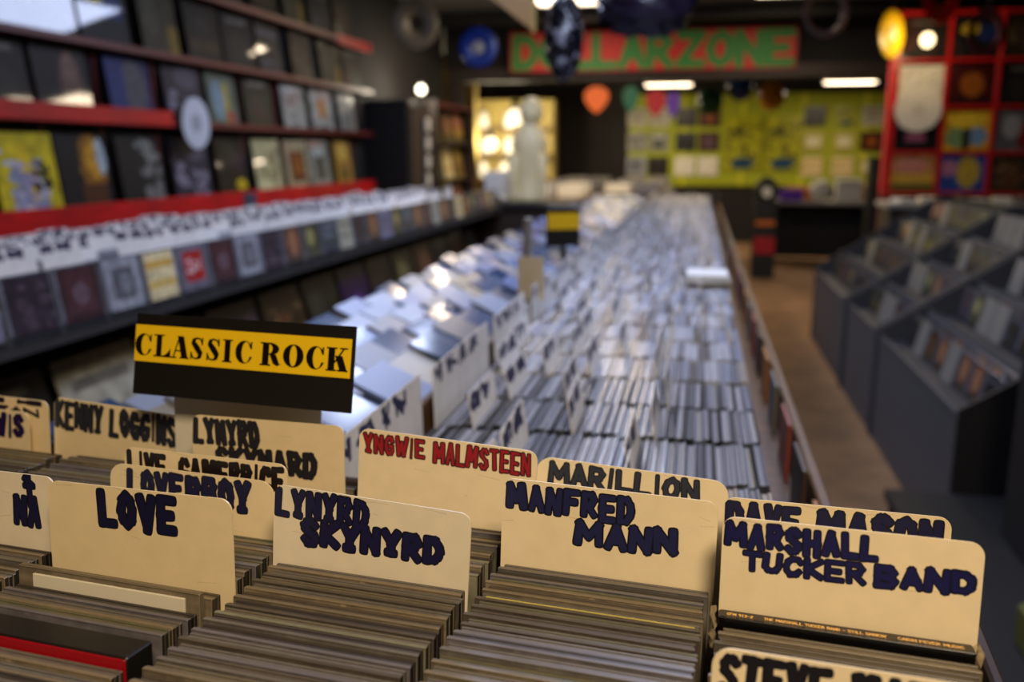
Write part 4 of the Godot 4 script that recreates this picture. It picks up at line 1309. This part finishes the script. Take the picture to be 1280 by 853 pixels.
	disc_record("dusky pink hanging ring before the red shelving", V(1.88, 2.15, 6.85), 0.5, 0.16, 0.10, mat(c8(126, 60, 58), 0.5), null)
	disc_record("thin grey ring hanging beside the painted sign", V(0.84, 2.33, 7.0), 0.3, 0.17, 0.125, mat(c8(112, 98, 102), 0.4), null)
	pick("orange pick-shaped card hanging in the opening", V(-1.04, 1.90, 9.12), 0.25, 0.26, mat(c8(236, 108, 20), 0.5))
	pick("green pick-shaped card hanging in the opening", V(-0.70, 1.90, 9.12), 0.16, 0.26, mat(c8(20, 96, 66), 0.5))
	pick("red pick-shaped card hanging in the opening", V(-0.45, 1.86, 9.12), 0.20, 0.26, mat(c8(170, 18, 22), 0.5))
	pick("purple pick-shaped card hanging in the opening", V(-0.28, 1.84, 9.12), 0.13, 0.26, mat(c8(92, 44, 160), 0.5))
	# shiny dark bags under the ceiling
	var spots := Image.create(128, 128, false, Image.FORMAT_RGB8)
	for x in 128:
		for y in 128:
			var v := noise_a.get_noise_2d(x * 1.7, y * 1.5)
			spots.set_pixel(x, y, c8(20, 20, 28).lerp(c8(150, 150, 158), smoothstep(0.26, 0.34, v)))
	var bm := mat(Color.WHITE, 0.25)
	bm.albedo_texture = ImageTexture.create_from_image(spots)
	var b1 := thing("inflated_bag", "black inflated bag with pale blotches hanging from the ceiling", "bag", V(-0.605, 1.84, 4.0))
	part("bag", lump(0.085, 0.175, 0.07, 0.25, 8, 1.2), bm, b1)
	part("thread", bx(Vector3(0.004, 0.64, 0.004)), M.thread, b1, Vector3(0, 0.485, 0))
	var b2 := thing("dark_bundle", "crumpled purple-black bundle hanging from the ceiling", "bundle", V(-0.25, 1.96, 4.0))
	part("bundle", lump(0.19, 0.12, 0.12, 0.5, 9, 1.6), mat(c8(32, 24, 42), 0.35), b2)
	part("thread", bx(Vector3(0.004, 0.60, 0.004)), M.thread, b2, Vector3(0, 0.385, 0))
	part("purple_ribbon", bx(Vector3(0.05, 0.16, 0.01), 0.002), mat(c8(70, 52, 130), 0.4), b2, Vector3(-0.07, 0.09, 0.10), Basis(Vector3.BACK, 0.5))
	var b3 := thing("gold_pennant", "gold triangular pennant hanging with its tip down", "pennant", V(-0.80, 1.865, 4.0), Basis(Vector3.UP, 0.35))
	part("cloth", prism(PackedVector2Array([Vector2(0.07, 0.0), Vector2(0.07, 0.30), Vector2(-0.16, 0.30), Vector2(-0.14, 0.15)]), 0.012), mat(c8(178, 126, 30), 0.4), b3)
	part("hem", bx(Vector3(0.02, 0.30, 0.018), 0.003), mat(c8(196, 156, 62), 0.4), b3, Vector3(0.06, 0.15, 0))
	part("thread", bx(Vector3(0.004, 0.49, 0.004)), M.thread, b3, Vector3(0.03, 0.54, 0))
	back_room()

func lamp_globe(label: String, at: Vector3, r: float, col: Color, power: float, shine: float) -> void:
	var t := thing("bulb_lamp", label, "lamp", at)
	part("bulb", lump(r, r * 1.1, r, 0.0, 1), glow(col, shine), t)
	part("socket", lathe([Vector2(0.0, 0.0), Vector2(r * 0.5, 0.0), Vector2(r * 0.5, r * 1.2), Vector2(0.0, r * 1.25)], 16), M.black, t, Vector3(0, r * 1.0, 0))
	part("cord", bx(Vector3(0.006, maxf(2.65 - at.y - r * 2.2, 0.02), 0.006)), M.black, t, Vector3(0, r * 2.2 + (2.65 - at.y - r * 2.2) / 2, 0))
	var l := OmniLight3D.new()
	l.name = "light"
	l.light_color = col
	l.light_energy = power
	l.light_size = r
	l.omni_range = 20.0
	l.shadow_enabled = true
	t.add_child(l)

func back_room() -> void:
	# lime panelling on the far wall, with sleeves
	var lp := thing("lime_panelling", "lime yellow panelling with pale battens on the far wall", "panelling", V(0.72, 0.85, 13.9))
	for k in 5:
		part("panel", bx(Vector3(0.80, 1.35, 0.02), 0.003), M.lime, lp, Vector3(-1.40 + 0.86 * k, 0.675, 0))
		part("batten", bx(Vector3(0.06, 1.35, 0.03), 0.004), mat(c8(206, 206, 40), 0.6), lp, Vector3(-0.97 + 0.86 * k, 0.675, 0.005))
	var cols := [-0.95, -0.62, -0.22, 0.12, 1.62, 2.05, 2.42]
	var grid := [[34, 14, 39], [13, 7, 39], [29, 19, 13], [29, 33, 22], [31, 21, 13], [31, 21, 20], [21, 22, 39]]
	for i in cols.size():
		for k in 3:
			var tile: int = grid[i][k]
			solo("pinned_sleeve", sheet_mesh(0.30, 0.28, 0.01, tile), M.print, "sleeve, %s, %s in the %s row on lime panelling" % [COVERS[tile][0], nth(i + 1), ["low", "middle", "high"][k]], "record sleeve", V(cols[i], 1.0 + 0.36 * k, 13.87), Basis(), "sleeves pinned on the lime panelling")
	for i in 2:
		solo("wall_poster", sheet_mesh(0.55, 0.80, 0.01, 20), M.print, "lime poster with dark scattered figures, %s" % ["beside the pale sleeves", "beside the golden striped sleeves"][i], "poster", V(0.62 + 0.58 * i, 1.08, 13.86), Basis(), "lime posters on the far wall")
	# pale curtain and globe lamps in the corner
	var cu := thing("pale_curtain", "pale yellow curtain hanging in the back room corner", "curtain", V(-3.25, 0.9, 12.2))
	for k in 6: part("fold", lathe([Vector2(0.0, 0.0), Vector2(0.05, 0.0), Vector2(0.045, 1.75), Vector2(0.0, 1.75)], 14), mat(c8(168, 146, 82), 0.8), cu, Vector3(-0.25 + 0.085 * k, 0, 0.02 * (k % 2)))
	lamp_globe("white globe lamp by the pale curtain, the upper one", V(-2.50, 1.82, 12.2), 0.10, c8(255, 238, 200), 1.2, 2.2)
	lamp_globe("white globe lamp by the pale curtain, the lower one", V(-2.85, 1.45, 12.2), 0.09, c8(255, 238, 200), 1.2, 2.2)
	var ws := thing("pale_cabinet", "pale yellow cabinet with white jars in the back room corner", "cabinet", V(-2.75, 0, 13.2))
	part("body", bx(Vector3(1.3, 2.1, 0.3), 0.01), mat(c8(150, 132, 70), 0.7), ws, Vector3(0, 1.05, 0))
	for k in 3: part("shelf_board", bx(Vector3(1.2, 0.03, 0.20), 0.003), M.wood_mid, ws, Vector3(0, 0.95 + 0.36 * k, 0.245))
	rng.seed = 830
	for k in 9:
		solo("white_jar", lathe([Vector2(0.0, 0.0), Vector2(0.07, 0.0), Vector2(0.08, 0.04), Vector2(0.08, 0.15), Vector2(0.05, 0.2), Vector2(0.05, 0.24), Vector2(0.0, 0.245)], 18), M.white, "white jar, %s on the pale cabinet" % nth(k + 1), "jar", V(-3.12 + 0.33 * (k % 3) + rng.randf_range(-.04, .04), 0.9655 + 0.36 * (k / 3), 12.955), Basis(), "white jars in the back room")
	# long tables of white-topped boxes
	for i in 2:
		var tx: float = [-1.35, -0.62][i]
		var ta := thing("trestle_table", "long table crowded with white packets in the back room, %s" % ["by the statue", "by the double rack"][i], "table", V(tx, 0, [9.9, 10.1][i]))
		part("top", bx(Vector3(0.62, 0.04, 3.4), 0.004), M.wood_mid, ta, Vector3(0, 0.90, 0))
		for sx in [-0.27, 0.27]:
			for sz in [-1.6, 1.6]: part("leg", bx(Vector3(0.05, 0.88, 0.05), 0.004), M.wood_dark, ta, Vector3(sx, 0.44, sz))
		rng.seed = 800 + i
		for k in 22:
			for j in 2:
				solo("white_packet", bx(Vector3(0.22, 0.12, 0.02), 0.003), [M.white, M.paper, M.lid[4]][rng.randi_range(0, 2)], "white packet, %s in the %s file on the table %s" % [nth(k + 1), nth(j + 1), ["by the statue", "by the double rack"][i]], "packet", V(tx - 0.15 + 0.3 * j, 0.985, [9.9, 10.1][i] - 1.5 + 0.14 * k), Basis(Vector3.UP, rng.randf_range(-0.1, 0.1)) * Basis(Vector3.RIGHT, -0.2), "white packets on the back tables")
	# desk with things on it, at the end of the aisle
	var de := thing("grey_desk", "grey-topped desk at the end of the aisle", "desk", V(1.55, 0, 11.6))
	part("top", bx(Vector3(1.5, 0.04, 0.7), 0.004), mat(c8(128, 124, 122), 0.5), de, Vector3(0, 0.74, 0))
	part("side_panel", bx(Vector3(0.04, 0.72, 0.64), 0.003), M.black, de, Vector3(-0.72, 0.36, 0))
	part("side_panel", bx(Vector3(0.04, 0.72, 0.64), 0.003), M.black, de, Vector3(0.72, 0.36, 0))
	part("modesty_panel", bx(Vector3(1.40, 0.68, 0.03), 0.003), M.black, de, Vector3(0, 0.37, -0.2))
	solo("purple_box", bx(Vector3(0.26, 0.14, 0.16), 0.01), mat(c8(92, 30, 170), 0.5), "purple box on the grey desk", "box", V(1.12, 0.831, 11.45))
	solo("orange_box", bx(Vector3(0.30, 0.16, 0.2), 0.008), mat(c8(200, 116, 50), 0.6), "orange box on the grey desk", "box", V(1.25, 0.841, 11.75))
	solo("white_bag", lump(0.13, 0.12, 0.10, 0.25, 31), M.white, "white crumpled bag on the grey desk", "bag", V(1.47, 0.895, 11.5))
	solo("white_carton", bx(Vector3(0.3, 0.26, 0.2), 0.008), M.white, "tall white carton on the grey desk", "carton", V(1.82, 0.891, 11.7))
	solo("tan_carton", bx(Vector3(0.34, 0.20, 0.2), 0.008), mat(c8(216, 170, 110), 0.6), "tan carton on the grey desk", "carton", V(2.16, 0.861, 11.7))
	var sp := thing("black_speaker", "tall black speaker standing at the end of the aisle", "speaker", V(1.95, 0, 10.4))
	part("cabinet", bx(Vector3(0.26, 1.3, 0.26), 0.008), M.black, sp, Vector3(0, 0.65, 0))
	part("cone", lathe([Vector2(0.0, 0.0), Vector2(0.09, 0.0), Vector2(0.095, 0.01), Vector2(0.0, 0.012)], 24), M.grey_dark, sp, Vector3(0, 1.05, 0.131), Basis(Vector3.RIGHT, PI / 2))
	var bs := thing("small_rack", "small black rack holding a red box beside the aisle", "rack", V(0.72, 0, 10.0))
	part("frame", bx(Vector3(0.24, 0.84, 0.24), 0.006), M.black, bs, Vector3(0, 0.42, 0))
	part("red_box", bx(Vector3(0.22, 0.18, 0.02), 0.004), mat(c8(150, 12, 20), 0.5), bs, Vector3(0, 0.36, 0.125))
	part("orange_strip", bx(Vector3(0.2, 0.05, 0.02), 0.004), mat(c8(190, 100, 24), 0.5), bs, Vector3(0, 0.6, 0.125))
	part("black_ball", lump(0.12, 0.14, 0.12, 0.05, 6), M.black, bs, Vector3(0, 0.95, 0))
	part("white_badge", prism(circle_outline(0.05, 0.055, 20), 0.012), M.white, bs, Vector3(0, 0.93, 0.122))
	var ca := thing("floor_carton", "brown carton with white papers on the floor at the end of the aisle", "carton", V(1.62, 0, 9.7))
	part("box", bx(Vector3(0.34, 0.22, 0.3), 0.006), M.wood_mid, ca, Vector3(0, 0.11, 0))
	part("papers", bx(Vector3(0.28, 0.12, 0.22), 0.01), M.white, ca, Vector3(0.02, 0.27, 0))
	# balloons under the back room ceiling
	var bc := [["blue", c8(20, 60, 130), -0.02, 2.10], ["green", c8(24, 90, 50), -0.36, 1.94], ["orange", c8(214, 140, 24), 0.34, 1.99]]
	for i in 3:
		var bl := thing("balloon", "%s balloon hanging in the back room" % bc[i][0], "balloon", V(0.45 + bc[i][2], bc[i][3], 11.0))
		part("skin", lump(0.15, 0.17, 0.15, 0.0, 1), mat(bc[i][1], 0.25), bl)
		part("thread", bx(Vector3(0.004, 2.65 - bc[i][3] - 0.16, 0.004)), M.thread, bl, Vector3(0, 0.17 + (2.65 - bc[i][3] - 0.17) / 2, 0))

func small_bits() -> void:
	var bc := thing("black_cabinet", "black cabinet on the low platform before the dark stand", "cabinet", V(1.20, 0.2505, 2.36))
	part("body", bx(Vector3(0.58, 0.65, 0.58), 0.006), M.black, bc, Vector3(0, 0.325, 0))
	part("top", bx(Vector3(0.60, 0.03, 0.60), 0.006), M.black, bc, Vector3(0, 0.6655, 0))
	var pf := thing("added_platform", "added low black platform darkening the aisle floor before the dark stand", "platform", V(0.985, 0, 2.02))  # added dark block, stands in for the shaded floor by the stand
	part("deck", bx(Vector3(0.67, 0.03, 1.9), 0.004), M.black, pf, Vector3(0, 0.235, 0))
	part("skirt", bx(Vector3(0.64, 0.22, 1.87), 0.004), M.black, pf, Vector3(0, 0.11, 0))
	solo("yellow_green_carton", bx(Vector3(0.08, 0.10, 0.10), 0.008), mat(c8(84, 84, 14), 0.7), "small yellow-green carton on the low black platform", "carton", V(0.79, 0.3008, 1.98))
	# things tucked along the aisle edge of the double rack
	rng.seed = 810
	for k in 16:
		var cols := [c8(150, 96, 30), c8(60, 44, 34), c8(130, 60, 50), c8(96, 90, 84)]
		solo("tucked_booklet", bx(Vector3(0.006, 0.09, 0.12), 0.001), mat(cols[k % 4], 0.5), "booklet tucked upright, %s along the aisle lip of the double rack" % nth(k + 1), "booklet", V(0.1485, MID_FLOOR + 0.0455, 0.95 + 0.21 * k + rng.randf_range(-.03, .03)), Basis(Vector3.BACK, 0.0), "booklets along the aisle lip")

func _ready() -> void:
	# --- camera: 1100 px focal length at 1280 x 853, looking down and towards the sleeve wall
	var cam := Camera3D.new()
	cam.name = "camera"
	add_child(cam)
	cam.position = EYE
	cam.rotation = Vector3(deg_to_rad(-12.13), deg_to_rad(11.8), 0)
	cam.near = 0.02
	cam.far = 60.0
	var at := CameraAttributesPhysical.new()
	at.frustum_focal_length = 45.13
	at.frustum_near = 0.02
	at.frustum_far = 60.0
	at.frustum_focus_distance = 0.60
	at.exposure_aperture = 6.2
	cam.attributes = at
	cam.fov = 42.38
	cam.current = true
	# --- environment: a closed room, no sky
	var env := Environment.new()
	env.background_mode = Environment.BG_COLOR
	env.background_color = Color.BLACK
	env.tonemap_mode = Environment.TONE_MAPPER_LINEAR
	env.tonemap_exposure = 1.0
	env.sdfgi_enabled = true
	env.ssao_enabled = true
	env.ssil_enabled = true
	var we := WorldEnvironment.new()
	we.name = "world_environment"
	we.environment = env
	add_child(we)
	make_materials()
	M.wrap = mat(Color(0.75, 0.66, 0.5, 0.35), 0.12)
	M.wrap.transparency = BaseMaterial3D.TRANSPARENCY_ALPHA
	# --- the shop's ceiling lights
	var cool := c8(205, 218, 255)
	var warm := c8(255, 231, 198)
	ceiling_light("warm ceiling panel over the front rack", V(0.45, 2.600, -0.55), Vector2(0.5, 0.5), warm, 5.3, 2.0)
	ceiling_light("cool ceiling panel over the double rack", V(0.10, 2.600, 2.5), Vector2(0.6, 1.2), cool, 4.2, 3.0)
	ceiling_light("cool ceiling panel over the side aisle", V(-0.95, 2.600, 4.9), Vector2(0.6, 1.2), cool, 4.2, 3.0)
	ceiling_light("pair-side ceiling panel before the dark beam", V(-1.30, 2.600, 7.75), Vector2(0.24, 0.5), warm, 1.6, 5.0)
	ceiling_light("second ceiling panel before the dark beam", V(-1.02, 2.600, 7.75), Vector2(0.24, 0.5), warm, 1.6, 5.0)
	ceiling_light("ceiling panel at the end of the aisle", V(0.65, 2.600, 7.6), Vector2(0.5, 0.6), warm, 2.4, 4.0)
	ceiling_light("low warm light in the back room, over the tables", V(-0.45, 2.225, 12.4), Vector2(0.60, 0.12), warm, 2.6, 8.0)
	ceiling_light("low warm light in the back room, over the desk", V(1.85, 2.225, 12.4), Vector2(0.62, 0.12), warm, 2.2, 8.0)
	room()
	front_rack()
	middle_rack()
	left_rack()
	sleeve_wall()
	right_stands()
	far_things()
	small_bits()
